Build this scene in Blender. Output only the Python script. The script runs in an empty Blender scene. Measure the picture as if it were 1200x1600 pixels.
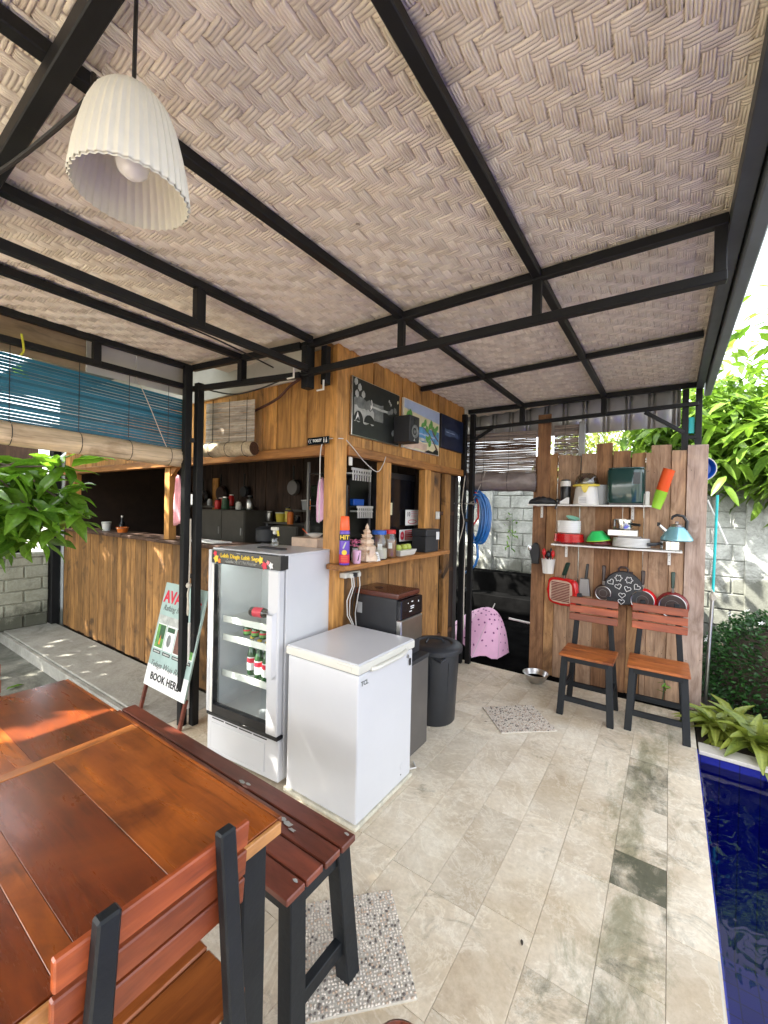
import bpy, bmesh, math, random
import numpy as np
from mathutils import Vector, Matrix, noise
random.seed(7); np.random.seed(7)
sc = bpy.context.scene
C = sc.collection
PI = math.pi
# ------------------------------------------------------------------ camera, world, sun, exposure
YAW, PITCH, ROLL, FOC, EYE = 0.604166, -0.0078437, 0.0215051, 648.16, 1.55
f = Vector((-math.sin(YAW)*math.cos(PITCH), math.cos(YAW)*math.cos(PITCH), math.sin(PITCH)))
r0 = Vector((math.cos(YAW), math.sin(YAW), 0)); u0 = r0.cross(f)
rr = r0*math.cos(ROLL)+u0*math.sin(ROLL); uu = -r0*math.sin(ROLL)+u0*math.cos(ROLL)
cam = bpy.data.cameras.new('camera'); co = bpy.data.objects.new('camera', cam); C.objects.link(co)
co.matrix_world = Matrix(((rr.x, uu.x, -f.x, 0), (rr.y, uu.y, -f.y, 0), (rr.z, uu.z, -f.z, EYE), (0, 0, 0, 1)))
cam.sensor_fit = 'HORIZONTAL'; cam.sensor_width = 36; cam.lens = 36*FOC/1200
cam.clip_start = .03; cam.clip_end = 500
sc.camera = co
SUN = Vector((.65, .60, -.88)).normalized()          # the way the light travels
w = bpy.data.worlds.new('World'); sc.world = w; w.use_nodes = True
nt = w.node_tree; nt.nodes.clear()
sky = nt.nodes.new('ShaderNodeTexSky'); sky.sky_type = 'NISHITA'; sky.sun_disc = False
sky.sun_elevation = math.asin(-SUN.z); sky.sun_rotation = math.atan2(-SUN.x, -SUN.y)
sky.air_density = 1.0; sky.dust_density = 3.0; sky.ozone_density = 1.0
bg = nt.nodes.new('ShaderNodeBackground'); bg.inputs[1].default_value = .15
wo = nt.nodes.new('ShaderNodeOutputWorld')
hsv = nt.nodes.new('ShaderNodeHueSaturation'); hsv.inputs['Saturation'].default_value = .28   # humid, milky sky
nt.links.new(sky.outputs[0], hsv.inputs['Color']); nt.links.new(hsv.outputs[0], bg.inputs[0]); nt.links.new(bg.outputs[0], wo.inputs[0])
sl = bpy.data.lights.new('sun', 'SUN'); sl.energy = 3.8; sl.angle = math.radians(.5); sl.color = (1, .95, .86)
so = bpy.data.objects.new('sun', sl); C.objects.link(so); so.location = (-6, -6, 9)
so.rotation_euler = SUN.to_track_quat('-Z', 'Y').to_euler()
sc.view_settings.view_transform = 'Standard'; sc.view_settings.look = 'None'
sc.view_settings.gamma = 1; sc.view_settings.use_curve_mapping = False
sc.view_settings.exposure = 2.8
sc.cycles.max_bounces = 10; sc.cycles.diffuse_bounces = 6; sc.cycles.transparent_max_bounces = 12
sc.cycles.glossy_bounces = 4; sc.cycles.transmission_bounces = 6
sc.cycles.caustics_reflective = False; sc.cycles.caustics_refractive = False
sc.cycles.sample_clamp_indirect = 6

# ------------------------------------------------------------------ materials
MATS = {}
def nodes(name):
    m = bpy.data.materials.new(name); m.use_nodes = True
    n = m.node_tree.nodes; l = m.node_tree.links
    return m, n, l, n['Principled BSDF']
def noise_node(n, l, vec, scale, detail=5, rough=.6, dist=0):
    t = n.new('ShaderNodeTexNoise'); t.inputs['Scale'].default_value = scale
    t.inputs['Detail'].default_value = detail; t.inputs['Roughness'].default_value = rough
    t.inputs['Distortion'].default_value = dist
    l.new(vec, t.inputs['Vector']); return t.outputs['Fac']
def ramp(n, l, fac, stops, interp='LINEAR'):
    r = n.new('ShaderNodeValToRGB'); r.color_ramp.interpolation = interp
    e = r.color_ramp.elements
    while len(e) < len(stops): e.new(.5)
    for k, (p, c) in enumerate(stops):
        e[k].position = p; e[k].color = (*c, 1) if len(c) == 3 else c
    l.new(fac, r.inputs[0]); return r.outputs[0]
def math_n(n, l, op, a, b=None, c=None, clamp=False):
    m = n.new('ShaderNodeMath'); m.operation = op; m.use_clamp = clamp
    for k, v in enumerate((a, b, c)):
        if v is None: continue
        if isinstance(v, (int, float)): m.inputs[k].default_value = v
        else: l.new(v, m.inputs[k])
    return m.outputs[0]
def mixc(n, l, fac, a, b, blend='MIX'):
    m = n.new('ShaderNodeMix'); m.data_type = 'RGBA'; m.blend_type = blend
    for k, v in ((0, fac), (6, a), (7, b)):
        if isinstance(v, (int, float)): m.inputs[k].default_value = v
        elif isinstance(v, tuple): m.inputs[k].default_value = (*v[:3], 1)
        else: l.new(v, m.inputs[k])
    return m.outputs[2]
def obj_vec(n, l, scale=(1, 1, 1), rnd=True, world=False):
    mp = n.new('ShaderNodeMapping'); mp.inputs['Scale'].default_value = scale
    if world:
        g = n.new('ShaderNodeNewGeometry'); l.new(g.outputs['Position'], mp.inputs['Vector'])
    else:
        t = n.new('ShaderNodeTexCoord'); l.new(t.outputs['Object'], mp.inputs['Vector'])
    if rnd:
        o = n.new('ShaderNodeObjectInfo')
        v = n.new('ShaderNodeVectorMath'); v.operation = 'SCALE'; v.inputs[0].default_value = (17.3, 31.7, 11.1)
        l.new(o.outputs['Random'], v.inputs['Scale']); l.new(v.outputs[0], mp.inputs['Location'])
    return mp.outputs[0]
def bump(n, l, bs, h, st=.3, d=.01):
    b = n.new('ShaderNodeBump'); b.inputs['Strength'].default_value = st; b.inputs['Distance'].default_value = d
    l.new(h, b.inputs['Height']); l.new(b.outputs[0], bs.inputs['Normal'])
def objvar(n, l, col, amt):
    if not amt: return col
    o = n.new('ShaderNodeObjectInfo')
    mr = n.new('ShaderNodeMapRange'); mr.inputs[3].default_value = 1-amt; mr.inputs[4].default_value = 1+amt
    l.new(o.outputs['Random'], mr.inputs[0])
    v = n.new('ShaderNodeVectorMath'); v.operation = 'SCALE'
    if isinstance(col, tuple): v.inputs[0].default_value = col[:3]
    else: l.new(col, v.inputs[0])
    l.new(mr.outputs[0], v.inputs['Scale']); return v.outputs[0]
def plain(name, col, rough=.5, metal=0, var=.12, vscale=6, bst=.05, bscale=60, ov=0, spec=None, dirt=None, coat=0):
    if name in MATS: return MATS[name]
    m, n, l, bs = nodes(name)
    v = obj_vec(n, l)
    nz = noise_node(n, l, v, vscale, 6, .65)
    c = ramp(n, l, nz, [(.25, tuple(x*(1-var) for x in col)), (.75, tuple(min(1, x*(1+var)) for x in col))])
    if dirt:                                           # dirt = (colour, threshold, scale)
        d = noise_node(n, l, v, dirt[2], 8, .75, .3)
        dm = ramp(n, l, d, [(dirt[1], (0, 0, 0)), (min(1, dirt[1]+.12), (1, 1, 1))])
        c = mixc(n, l, dm, c, dirt[0])
    c = objvar(n, l, c, ov)
    l.new(c, bs.inputs['Base Color'])
    bs.inputs['Roughness'].default_value = rough; bs.inputs['Metallic'].default_value = metal
    if spec is not None: bs.inputs['Specular IOR Level'].default_value = spec
    if coat: bs.inputs['Coat Weight'].default_value = coat
    if bst: bump(n, l, bs, noise_node(n, l, v, bscale, 4), bst, .004)
    MATS[name] = m; return m
def wood(name, dark, light, axis='Z', rough=.6, ov=.2, stain=None, coat=0, fine=26, bst=.35, knots=True):
    if name in MATS: return MATS[name]
    m, n, l, bs = nodes(name)
    k = {'X': (1, fine, fine), 'Y': (fine, 1, fine), 'Z': (fine, fine, 1)}[axis]
    v = obj_vec(n, l, k); v1 = obj_vec(n, l, tuple(x**.55 for x in k))
    a = noise_node(n, l, v, 1.6, 8, .7, .6)
    b = noise_node(n, l, v1, 2.2, 5, .6, 1.6)
    s = math_n(n, l, 'ADD', math_n(n, l, 'MULTIPLY', a, .5), math_n(n, l, 'MULTIPLY', b, .5))
    mid = tuple((x+y)/2*1.0 for x, y in zip(dark, light))
    c = ramp(n, l, s, [(.34, tuple(d*.6+m*.4 for d, m in zip(dark, mid))), (.48, mid), (.62, light)])
    big = noise_node(n, l, obj_vec(n, l, tuple(x**.35*1.5 for x in k)), 2.0, 4, .6, 1.2)
    c = mixc(n, l, .75, c, ramp(n, l, big, [(.32, (.58, .52, .46)), (.48, (1, 1, 1)), (.66, (1.22, 1.20, 1.12))]), 'MULTIPLY')
    g = noise_node(n, l, v, 5, 3, .5)
    gl = ramp(n, l, g, [(.30, (.45, .45, .45)), (.42, (1, 1, 1))])
    c = mixc(n, l, .6, c, gl, 'MULTIPLY')
    if stain:
        v2 = obj_vec(n, l, (1, 1, 1))
        d = noise_node(n, l, v2, stain[2], 5, .6, .8)
        dm = ramp(n, l, d, [(stain[1], (0, 0, 0)), (stain[1]+(stain[3] if len(stain) > 3 else .16), (1, 1, 1))])
        c = mixc(n, l, dm, c, stain[0])
    c = objvar(n, l, c, ov)
    l.new(c, bs.inputs['Base Color'])
    rg = ramp(n, l, s, [(.3, (rough+.1,)*3), (.7, (rough-.08,)*3)])
    l.new(rg, bs.inputs['Roughness'])
    if coat: bs.inputs['Coat Weight'].default_value = coat; bs.inputs['Coat Roughness'].default_value = .18
    bump(n, l, bs, s, bst, .006)
    MATS[name] = m; return m

M = {}
M['steel_black'] = plain('black painted steel', (.010, .010, .0105), .5, 0, .4, 5, .12, 30, spec=.25, dirt=((.06, .045, .035), .63, 9), ov=.15)
M['eave_steel'] = plain('sky-lightened eave steel', (.055, .062, .068), .5, 0, .4, 4, .15, 25)  # black steel made lighter: sky light and haze put into its colour
M['frame_black'] = plain('black painted timber', (.013, .015, .017), .5, 0, .3, 8, .25, 45, spec=.25, dirt=((.16, .14, .12), .70, 14), ov=.1)
M['wall_wood'] = wood('varnished wall board', (.26, .115, .030), (.62, .31, .085), 'Z', .5, .22, ((.09, .035, .012), .60, 2.2))
M['wall_woodX'] = wood('varnished beam board', (.19, .075, .02), (.46, .2, .055), 'X', .5, .15)
M['wall_woodY'] = wood('varnished beam board along', (.19, .075, .02), (.50, .22, .06), 'Y', .5, .15)
M['counter_wood'] = wood('weathered shaded counter board', (.11, .050, .016), (.38, .19, .058), 'Z', .62, .32, ((.035, .018, .009), .55, 3))  # weathered wood, its tone lowered further to carry the front's shade
M['fence_wood'] = wood('raw fence board', (.20, .11, .065), (.43, .28, .175), 'Z', .78, .25, ((.10, .05, .026), .60, 2.0))
M['fence_dark'] = wood('brown fence board', (.12, .05, .022), (.33, .17, .08), 'Z', .75, .15, ((.07, .03, .015), .56, 2.0), fine=20)
M['fence_amber'] = wood('amber fence board', (.24, .11, .04), (.55, .31, .14), 'Z', .7, .15, ((.15, .07, .03), .58, 2.4), fine=18)
M['fence_grey'] = wood('greyish pink fence board', (.30, .20, .15), (.50, .38, .31), 'Z', .8, .05, ((.20, .13, .09), .60, 2.2), fine=30)
M['dark_wood'] = wood('old brown board', (.03, .014, .008), (.10, .045, .022), 'Z', .7, .3)
M['table_light'] = wood('orange table board', (.17, .036, .006), (.40, .105, .016), 'X', .30, .14, ((.085, .018, .005), .44, 3.0, .26), .2, 14, .12)
M['table_dark'] = wood('dark brown table panel', (.075, .016, .005), (.20, .042, .010), 'X', .28, .12, ((.24, .056, .011), .46, 2.2, .34), .2, 10, .1)
M['table_edge'] = wood('light table edge', (.32, .13, .04), (.62, .3, .1), 'Y', .4, .05, None, .2, 18, .1)
M['slat_red'] = wood('red brown slat', (.16, .026, .009), (.32, .066, .022), 'Y', .36, .15, None, .25, 14, .15)
M['slat_redX'] = wood('red brown slat across', (.14, .022, .006), (.35, .074, .018), 'X', .42, .35, None, .15, 14, .15)
M['seat_wood'] = wood('chair seat board', (.20, .045, .010), (.46, .14, .030), 'X', .38, .2, ((.12, .026, .007), .56, 4), .12, 14, .12)
M['seat_woodY'] = wood('chair seat board along', (.24, .06, .015), (.48, .17, .04), 'Y', .3, .1, ((.14, .035, .01), .60, 4), .3, 12, .1)
M['bench_wood'] = wood('wine red bench slat', (.085, .018, .010), (.19, .045, .024), 'X', .38, .15, ((.42, .33, .27), .705, 9), .2, 14, .15)
M['white_enamel'] = plain('white enamel', (.59, .595, .615), .3, 0, .035, 2.2, .02, 25, coat=.2, dirt=((.50, .48, .43), .665, 7))
M['white_plastic'] = plain('white plastic', (.75, .73, .68), .4, 0, .05, 5, .02)
M['cream_plastic'] = plain('cream plastic', (.62, .605, .54), .4, 0, .06, 5, .02)
M['grey_plastic'] = plain('grey plastic', (.35, .36, .37), .4)
M['black_plastic'] = plain('black plastic', (.012, .012, .014), .32, 0, .2, 8, .03)
M['black_matte'] = plain('matte black plastic', (.02, .021, .024), .55, 0, .2, 8, .05)
M['bin_black'] = plain('bin plastic', (.022, .024, .028), .45, 0, .25, 5, .1, 40, dirt=((.12, .11, .1), .72, 12))
M['dark_gloss'] = plain('gloss black panel', (.008, .008, .01), .12, 0, .2, 4, 0)
M['brown_lid'] = plain('dark brown lid', (.09, .025, .015), .25, 0, .2, 5, .03)
M['steel'] = plain('brushed steel', (.52, .51, .49), .3, 1, .15, 4, .08, 90)
M['steel_dull'] = plain('grey steel side', (.20, .19, .185), .45, .8, .1, 4, .05, 60)
M['chrome'] = plain('polished steel', (.65, .65, .64), .14, 1, .1, 4, .02, 20)
M['red_enamel'] = plain('red enamel', (.55, .012, .015), .2, 0, .12, 5, .02, coat=.3)
M['wine_enamel'] = plain('wine enamel', (.16, .018, .018), .25, 0, .2, 5, .02, coat=.3)
M['nonstick'] = plain('non stick brown', (.035, .018, .015), .4, 0, .3, 9, .06)
M['bakelite'] = plain('black bakelite', (.015, .016, .016), .35, 0, .2, 9, .03)
M['bakelite_green'] = plain('dark green handle', (.012, .04, .028), .35, 0, .2, 9, .03)
M['fryer_green'] = plain('dark green gloss', (.012, .048, .042), .14, 0, .1, 3, 0, coat=.4)
M['orange'] = plain('orange plastic', (.85, .12, .025), .4, 0, .06, 6, .02)
M['lime'] = plain('lime plastic', (.32, .62, .04), .4, 0, .06, 6, .02)
M['green_plastic'] = plain('bright green plastic', (.03, .52, .12), .3, 0, .08, 6, .02)
M['mint'] = plain('mint plastic', (.30, .66, .50), .4)
M['red_plastic'] = plain('red plastic', (.62, .02, .02), .35)
M['yellow'] = plain('yellow plastic', (.78, .62, .08), .35)
M['blue_plastic'] = plain('blue plastic', (.01, .10, .50), .35)
M['blue_lid'] = plain('royal blue lid', (.01, .10, .45), .35)
M['hose_blue'] = plain('blue hose rubber', (.012, .15, .46), .3, 0, .2, 20, .05, coat=.3)
M['kettle'] = plain('pale blue metal', (.25, .50, .56), .22, .5, .08, 3, .02)
M['turquoise'] = plain('turquoise paint', (.01, .50, .50), .35)
M['ceramic'] = plain('white ceramic', (.78, .78, .75), .2, 0, .03, 4, 0, coat=.3)
M['pink_cloth'] = plain('pink cloth', (.80, .36, .40), .9, 0, .12, 12, .5, 90)
M['lilac_cloth'] = plain('lilac cloth', (.72, .45, .62), .9, 0, .12, 12, .5, 90)
M['pink_nylon'] = plain('pink nylon', (.78, .42, .60), .55, 0, .10, 5, .2, 25)
M['purple_dot'] = plain('purple print', (.20, .04, .16), .6)
M['white_paper'] = plain('white paper', (.76, .75, .72), .8, 0, .04, 8, .05)
M['shade_white'] = plain('ribbed lamp shade', (.72, .69, .60), .5, 0, .08, 9, .1, 40, dirt=((.36, .30, .20), .70, 22))
M['bulb'] = plain('frosted bulb', (.80, .80, .78), .25, 0, .02, 4, 0)
M['rope'] = plain('pale rope', (.55, .50, .42), .9, 0, .2, 40, .5, 120)
M['yellow_rope'] = plain('yellow cord', (.6, .6, .05), .8)
M['cable'] = plain('black cable', (.015, .013, .012), .5)
M['brown_cable'] = plain('brown vine cable', (.07, .022, .015), .6)
M['white_cable'] = plain('white cable', (.62, .60, .56), .5)
M['red_print'] = plain('red print', (.62, .02, .05), .5, bst=0)
M['pink_print'] = plain('pale red print', (.75, .25, .28), .5, bst=0)
M['black_print'] = plain('black print', (.012, .012, .012), .5, bst=0)
M['white_print'] = plain('white print', (.78, .77, .75), .5, bst=0)
M['yellow_print'] = plain('yellow print', (.80, .55, .04), .5, bst=0)
M['orange_print'] = plain('orange print', (.8, .2, .03), .5, bst=0)
M['purple_print'] = plain('violet print', (.13, .06, .42), .35, bst=0)
M['green_print'] = plain('green print', (.12, .32, .07), .5, var=.5, vscale=30, bst=0)
M['dgreen_print'] = plain('dark green print', (.03, .09, .04), .5, var=.5, vscale=30, bst=0)
M['teal_print'] = plain('grey green print', (.34, .46, .43), .5, var=.22, vscale=4, bst=0)
M['grey_print'] = plain('grey print', (.16, .17, .16), .5, var=.6, vscale=14, bst=0)
M['lgrey_print'] = plain('light grey print', (.42, .43, .40), .5, var=.4, vscale=20, bst=0)
M['brown_print'] = plain('brown print', (.16, .07, .05), .5, var=.6, vscale=40, bst=0)
M['sea_print'] = plain('sea blue print', (.10, .28, .48), .5, var=.7, vscale=16, bst=0)
M['cream_print'] = plain('cream print', (.72, .66, .42), .5, var=.1, vscale=6, bst=0)
M['sand_print'] = plain('sand print', (.62, .45, .34), .5, var=.25, vscale=12, bst=0)
M['sky_print'] = plain('pale blue print', (.40, .48, .66), .5, var=.2, vscale=5, bst=0)
M['night_print'] = plain('dark navy print', (.010, .016, .045), .3, var=.7, vscale=7, bst=0)
M['navy_glow'] = plain('navy streak print', (.06, .09, .17), .4, var=.5, vscale=9, bst=0)
M['canvas_black'] = plain('charcoal print', (.012, .014, .012), .4, var=.6, vscale=12, bst=0)
M['soil'] = plain('soil', (.045, .032, .022), .95, 0, .5, 12, .8, 25)
M['black_ground'] = plain('matte near black', (.005, .005, .005), 1, 0, .6, 5, .5, 12, spec=.0)  # near-black and fully matte
M['inner_dark'] = plain('shade-darkened board', (.032, .017, .010), .8, 0, .4, 6, .1)  # the kitchen's gloom is put into this board colour
M['inner_pale'] = plain('darkened pale board', (.085, .075, .06), .6, 0, .2, 6, .1)  # pale board darkened in its colour to read as dim interior
M['inner_wood'] = wood('shade-darkened inner wood', (.009, .005, .003), (.045, .021, .011), 'Z', .7, .5)  # near-black grain: interior shade painted into the wood
M['ply'] = wood('pale ply board', (.22, .15, .08), (.42, .31, .18), 'Y', .7, .1, None, 0, 8, .1)
M['white_board'] = plain('off white board', (.55, .53, .48), .7, 0, .12, 4, .1, 20, dirt=((.3, .26, .2), .62, 5))
M['zinc'] = plain('corrugated zinc', (.50, .50, .51), .3, .3, .2, 3, .06, 30, dirt=((.28, .25, .22), .62, 6))
M['roof_zinc'] = plain('roof sheet', (.16, .18, .19), .5, .3)
M['bamboo_wood'] = wood('bamboo slat straw', (.40, .30, .19), (.66, .54, .38), 'Y', .6, .2, ((.22, .15, .09), .66, 4), 0, 20, .3)
M['bamboo_woodX'] = wood('bamboo slat grey straw', (.30, .25, .20), (.55, .49, .42), 'X', .6, .3, ((.12, .09, .07), .60, 4), 0, 20, .3)
M['bamboo_grey'] = wood('aged grey bamboo slat', (.16, .12, .10), (.34, .28, .24), 'X', .6, .45, ((.06, .035, .025), .58, 4), 0, 20, .3)
M['bamboo_blue'] = plain('blue stained bamboo', (.008, .125, .20), .45, 0, .35, 5, .2, 30, ov=.3)
M['roll_plastic'] = plain('cloudy brown plastic', (.24, .20, .185), .3, 0, .35, 9, .5, 14)
M['shell'] = plain('conch shell', (.66, .50, .36), .45, 0, .3, 14, .4, 20)
M['pink_flower'] = plain('pink petals', (.75, .22, .40), .7, 0, .3, 20, .2)
M['white_flower'] = plain('white petals', (.80, .80, .78), .6)
M['apple'] = plain('green fruit', (.42, .50, .08), .35, 0, .2, 6, .03)
M['bark'] = plain('bark', (.10, .075, .05), .9, 0, .4, 14, .8, 25)
M['deck_joint'] = plain('sandy grout', (.54, .47, .37), .9, 0, .3, 30, .2)
M['coping'] = plain('pool edge stone', (.52, .49, .42), .6, 0, .2, 7, .2, 30)
M['powder_white'] = plain('white powder', (.74, .68, .56), .7)
M['powder_brown'] = plain('brown powder', (.28, .12, .05), .7)
M['pale_foot'] = plain('dried plaster drips', (.55, .52, .42), .8, 0, .3, 20, .6, 30)

def leaf_mat(name, a, b, rough=.38, transl=.35, spec=.5):
    m, n, l, bs = nodes(name)
    v = obj_vec(n, l, rnd=False)
    at = n.new('ShaderNodeAttribute'); at.attribute_name = 'tone'
    c = ramp(n, l, at.outputs['Fac'], [(0, a), (.82, b), (1, tuple(min(1, x*1.5) for x in b))])
    nz = noise_node(n, l, v, 14, 4)
    c = mixc(n, l, .35, c, ramp(n, l, nz, [(.3, tuple(x*.45 for x in a)), (.7, b)]))
    l.new(c, bs.inputs['Base Color']); bs.inputs['Roughness'].default_value = rough
    bs.inputs['Specular IOR Level'].default_value = spec
    tr = n.new('ShaderNodeBsdfTranslucent'); l.new(mixc(n, l, 1.0, c, (1.2, 1.25, .7), 'MULTIPLY'), tr.inputs[0])
    mx = n.new('ShaderNodeMixShader'); mx.inputs[0].default_value = transl
    l.new(bs.outputs[0], mx.inputs[1]); l.new(tr.outputs[0], mx.inputs[2])
    l.new(mx.outputs[0], n['Material Output'].inputs[0])
    return m
M['leaf_big'] = leaf_mat('broad leaf green', (.035, .12, .014), (.20, .38, .045), .22, .4)
M['leaf_tree'] = leaf_mat('tree leaf green', (.030, .095, .012), (.19, .31, .045), .34, .45)
M['leaf_pale'] = leaf_mat('sunlit far leaf', (.10, .18, .03), (.34, .38, .10), .5, .4)
M['leaf_bush'] = leaf_mat('small dark leaf', (.008, .036, .008), (.035, .12, .020), .4, .25)
M['leaf_brom'] = leaf_mat('rosette leaf', (.075, .13, .020), (.30, .34, .06), .35, .25)

def glass_mat(name, tint=(.85, .95, .93), refl=.06):
    m, n, l, bs = nodes(name); n.remove(bs)
    tr = n.new('ShaderNodeBsdfTransparent'); tr.inputs[0].default_value = (*tint, 1)
    gl = n.new('ShaderNodeBsdfGlossy'); gl.inputs['Roughness'].default_value = .03
    lw = n.new('ShaderNodeLayerWeight'); lw.inputs[0].default_value = .5
    f2 = math_n(n, l, 'ADD', math_n(n, l, 'MULTIPLY', math_n(n, l, 'POWER', lw.outputs['Facing'], 4), .75), refl, clamp=True)
    mx = n.new('ShaderNodeMixShader'); l.new(f2, mx.inputs[0]); l.new(tr.outputs[0], mx.inputs[1]); l.new(gl.outputs[0], mx.inputs[2])
    l.new(mx.outputs[0], n['Material Output'].inputs[0]); return m
M['glass'] = glass_mat('door glass', (.92, .97, .96), .05)
M['jar_glass'] = glass_mat('jar glass', (.86, .88, .86), .08)
M['bottle_glass'] = plain('green bottle glass', (.02, .075, .02), .06, 0, .2, 8, 0, coat=.5)
M['cola_glass'] = plain('dark bottle glass', (.025, .010, .006), .06, 0, .2, 8, 0, coat=.5)
M['clear_plastic'] = glass_mat('smoky dome', (.62, .62, .60), .12)

def water_mat():
    m, n, l, bs = nodes('pool water'); n.remove(bs)
    v = obj_vec(n, l, (1, 1, 1), False, True)
    h = noise_node(n, l, v, 2.2, 3, .5, .6)
    b = n.new('ShaderNodeBump'); b.inputs['Strength'].default_value = .25; b.inputs['Distance'].default_value = .05; l.new(h, b.inputs['Height'])
    tr = n.new('ShaderNodeBsdfTransparent'); tr.inputs[0].default_value = (.55, .60, .96, 1)
    gl = n.new('ShaderNodeBsdfGlossy'); gl.inputs['Roughness'].default_value = .01; l.new(b.outputs[0], gl.inputs['Normal'])
    fr = n.new('ShaderNodeFresnel'); fr.inputs[0].default_value = 1.33; l.new(b.outputs[0], fr.inputs['Normal'])
    mx = n.new('ShaderNodeMixShader'); l.new(fr.outputs[0], mx.inputs[0]); l.new(tr.outputs[0], mx.inputs[1]); l.new(gl.outputs[0], mx.inputs[2])
    l.new(mx.outputs[0], n['Material Output'].inputs[0]); return m
M['water'] = water_mat()
def pooltile():
    m, n, l, bs = nodes('cobalt pool tile')
    v = obj_vec(n, l, (1, 1, 1), False, True)
    br = n.new('ShaderNodeTexBrick'); br.offset = 0; br.inputs['Scale'].default_value = 5
    br.inputs['Color1'].default_value = (.008, .013, .17, 1); br.inputs['Color2'].default_value = (.010, .016, .23, 1)
    br.inputs['Mortar'].default_value = (.006, .010, .10, 1); br.inputs['Mortar Size'].default_value = .02
    br.inputs['Brick Width'].default_value = .5; br.inputs['Row Height'].default_value = .5
    l.new(v, br.inputs['Vector']); l.new(br.outputs[0], bs.inputs['Base Color']); bs.inputs['Roughness'].default_value = .25
    return m
M['pool_tile'] = pooltile()

def stone_mat():
    m, n, l, bs = nodes('beige paving stone')
    v = obj_vec(n, l, (1, 1, 1), True, True); vw = obj_vec(n, l, (1, 1, 1), False, True)
    a = noise_node(n, l, v, 2.4, 10, .68, .5)
    c = ramp(n, l, a, [(.30, (.43, .345, .245)), (.42, (.56, .475, .355)), (.54, (.64, .56, .435)), (.68, (.73, .665, .54))])
    vn = noise_node(n, l, v, 4.2, 9, .74, .9)
    vm = ramp(n, l, math_n(n, l, 'ABSOLUTE', math_n(n, l, 'SUBTRACT', vn, .5)), [(0, (1, 1, 1)), (.03, (0, 0, 0))])
    c = mixc(n, l, math_n(n, l, 'MULTIPLY', vm, .55), c, (.80, .75, .63))
    bl = noise_node(n, l, vw, 1.3, 6, .6)
    c = mixc(n, l, .8, c, ramp(n, l, bl, [(.36, (.86, .80, .70)), (.52, (1, 1, 1)), (.66, (1.10, 1.09, 1.06))]), 'MULTIPLY')
    fine = noise_node(n, l, vw, 45, 6, .7)
    c = mixc(n, l, .5, c, ramp(n, l, fine, [(.3, (.72, .70, .66)), (.6, (1.05, 1.05, 1.05))]), 'MULTIPLY')
    # moss and mould, in the strip near the pool (x about -0.3 .. 0.1) and under the drip line
    sx = n.new('ShaderNodeSeparateXYZ'); l.new(vw, sx.inputs[0])
    d1 = math_n(n, l, 'ABSOLUTE', math_n(n, l, 'ADD', sx.outputs[0], .10))
    band = math_n(n, l, 'SUBTRACT', 1, math_n(n, l, 'MULTIPLY', d1, 3.6), clamp=True)
    o = n.new('ShaderNodeObjectInfo')
    tone = math_n(n, l, 'MULTIPLY', o.outputs['Alpha'], 1)
    ms = noise_node(n, l, obj_vec(n, l, (1.9, .75, 1), False, True), 3.0, 9, .76, .4)
    moss = math_n(n, l, 'ADD', math_n(n, l, 'MULTIPLY', band, .24), ms)
    mm = ramp(n, l, moss, [(.62, (0, 0, 0)), (.80, (.75, .75, .75))])
    c = mixc(n, l, mm, c, (.17, .165, .085))
    # single badly stained stones (object colour red channel drives them)
    sp = n.new('ShaderNodeSeparateColor'); l.new(o.outputs['Color'], sp.inputs[0])
    st = noise_node(n, l, vw, 4.2, 9, .74, .8)
    sm = ramp(n, l, math_n(n, l, 'ADD', math_n(n, l, 'MULTIPLY', sp.outputs[0], .27), st), [(.60, (0, 0, 0)), (.80, (.9, .9, .9))])
    c = mixc(n, l, sm, c, (.06, .062, .035))
    c = objvar(n, l, c, .07)
    l.new(c, bs.inputs['Base Color']); bs.inputs['Roughness'].default_value = .62
    hh = math_n(n, l, 'ADD', a, math_n(n, l, 'MULTIPLY', fine, .35))
    bump(n, l, bs, hh, .35, .008)
    return m
M['stone'] = stone_mat()
def conc(name, lo, hi, moss=.0, mz=None, scale=3):
    m, n, l, bs = nodes(name)
    vw = obj_vec(n, l, (1, 1, 1), False, True)
    a = noise_node(n, l, vw, scale, 9, .72, .6)
    c = ramp(n, l, a, [(.3, lo), (.62, hi)])
    f2 = noise_node(n, l, vw, 40, 6, .75)
    c = mixc(n, l, .5, c, ramp(n, l, f2, [(.3, (.6, .6, .58)), (.65, (1.1, 1.1, 1.1))]), 'MULTIPLY')
    g = noise_node(n, l, vw, 1.7, 8, .8, .8)
    if mz:                                               # mould rising from the ground: a height range
        sx = n.new('ShaderNodeSeparateXYZ'); l.new(vw, sx.inputs[0])
        mr = n.new('ShaderNodeMapRange'); mr.inputs[1].default_value = mz[0]; mr.inputs[2].default_value = mz[1]
        mr.inputs[3].default_value = .45; mr.inputs[4].default_value = 0; l.new(sx.outputs[2], mr.inputs[0])
        g = math_n(n, l, 'ADD', g, mr.outputs[0])
    gm = ramp(n, l, g, [(.60-moss*.2, (0, 0, 0)), (.82-moss*.2, (.85, .85, .85))])
    c = mixc(n, l, gm, c, (.06, .062, .042))
    l.new(c, bs.inputs['Base Color']); bs.inputs['Roughness'].default_value = .85
    bump(n, l, bs, math_n(n, l, 'ADD', a, math_n(n, l, 'MULTIPLY', f2, .6)), .7, .015)
    return m
M['block'] = conc('limewashed block', (.34, .355, .33), (.58, .60, .57), .58, (.20, 1.05), 2.5)
M['joint'] = conc('mortar joint', (.28, .29, .265), (.48, .495, .46), .4, (.2, .9), 5)
M['block_left'] = conc('whitewashed old block', (.28, .28, .21), (.46, .46, .37), .25, (0, .35), 3)
M['concrete'] = conc('path concrete', (.26, .245, .21), (.46, .44, .39), .3, None, 1.6)
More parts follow.
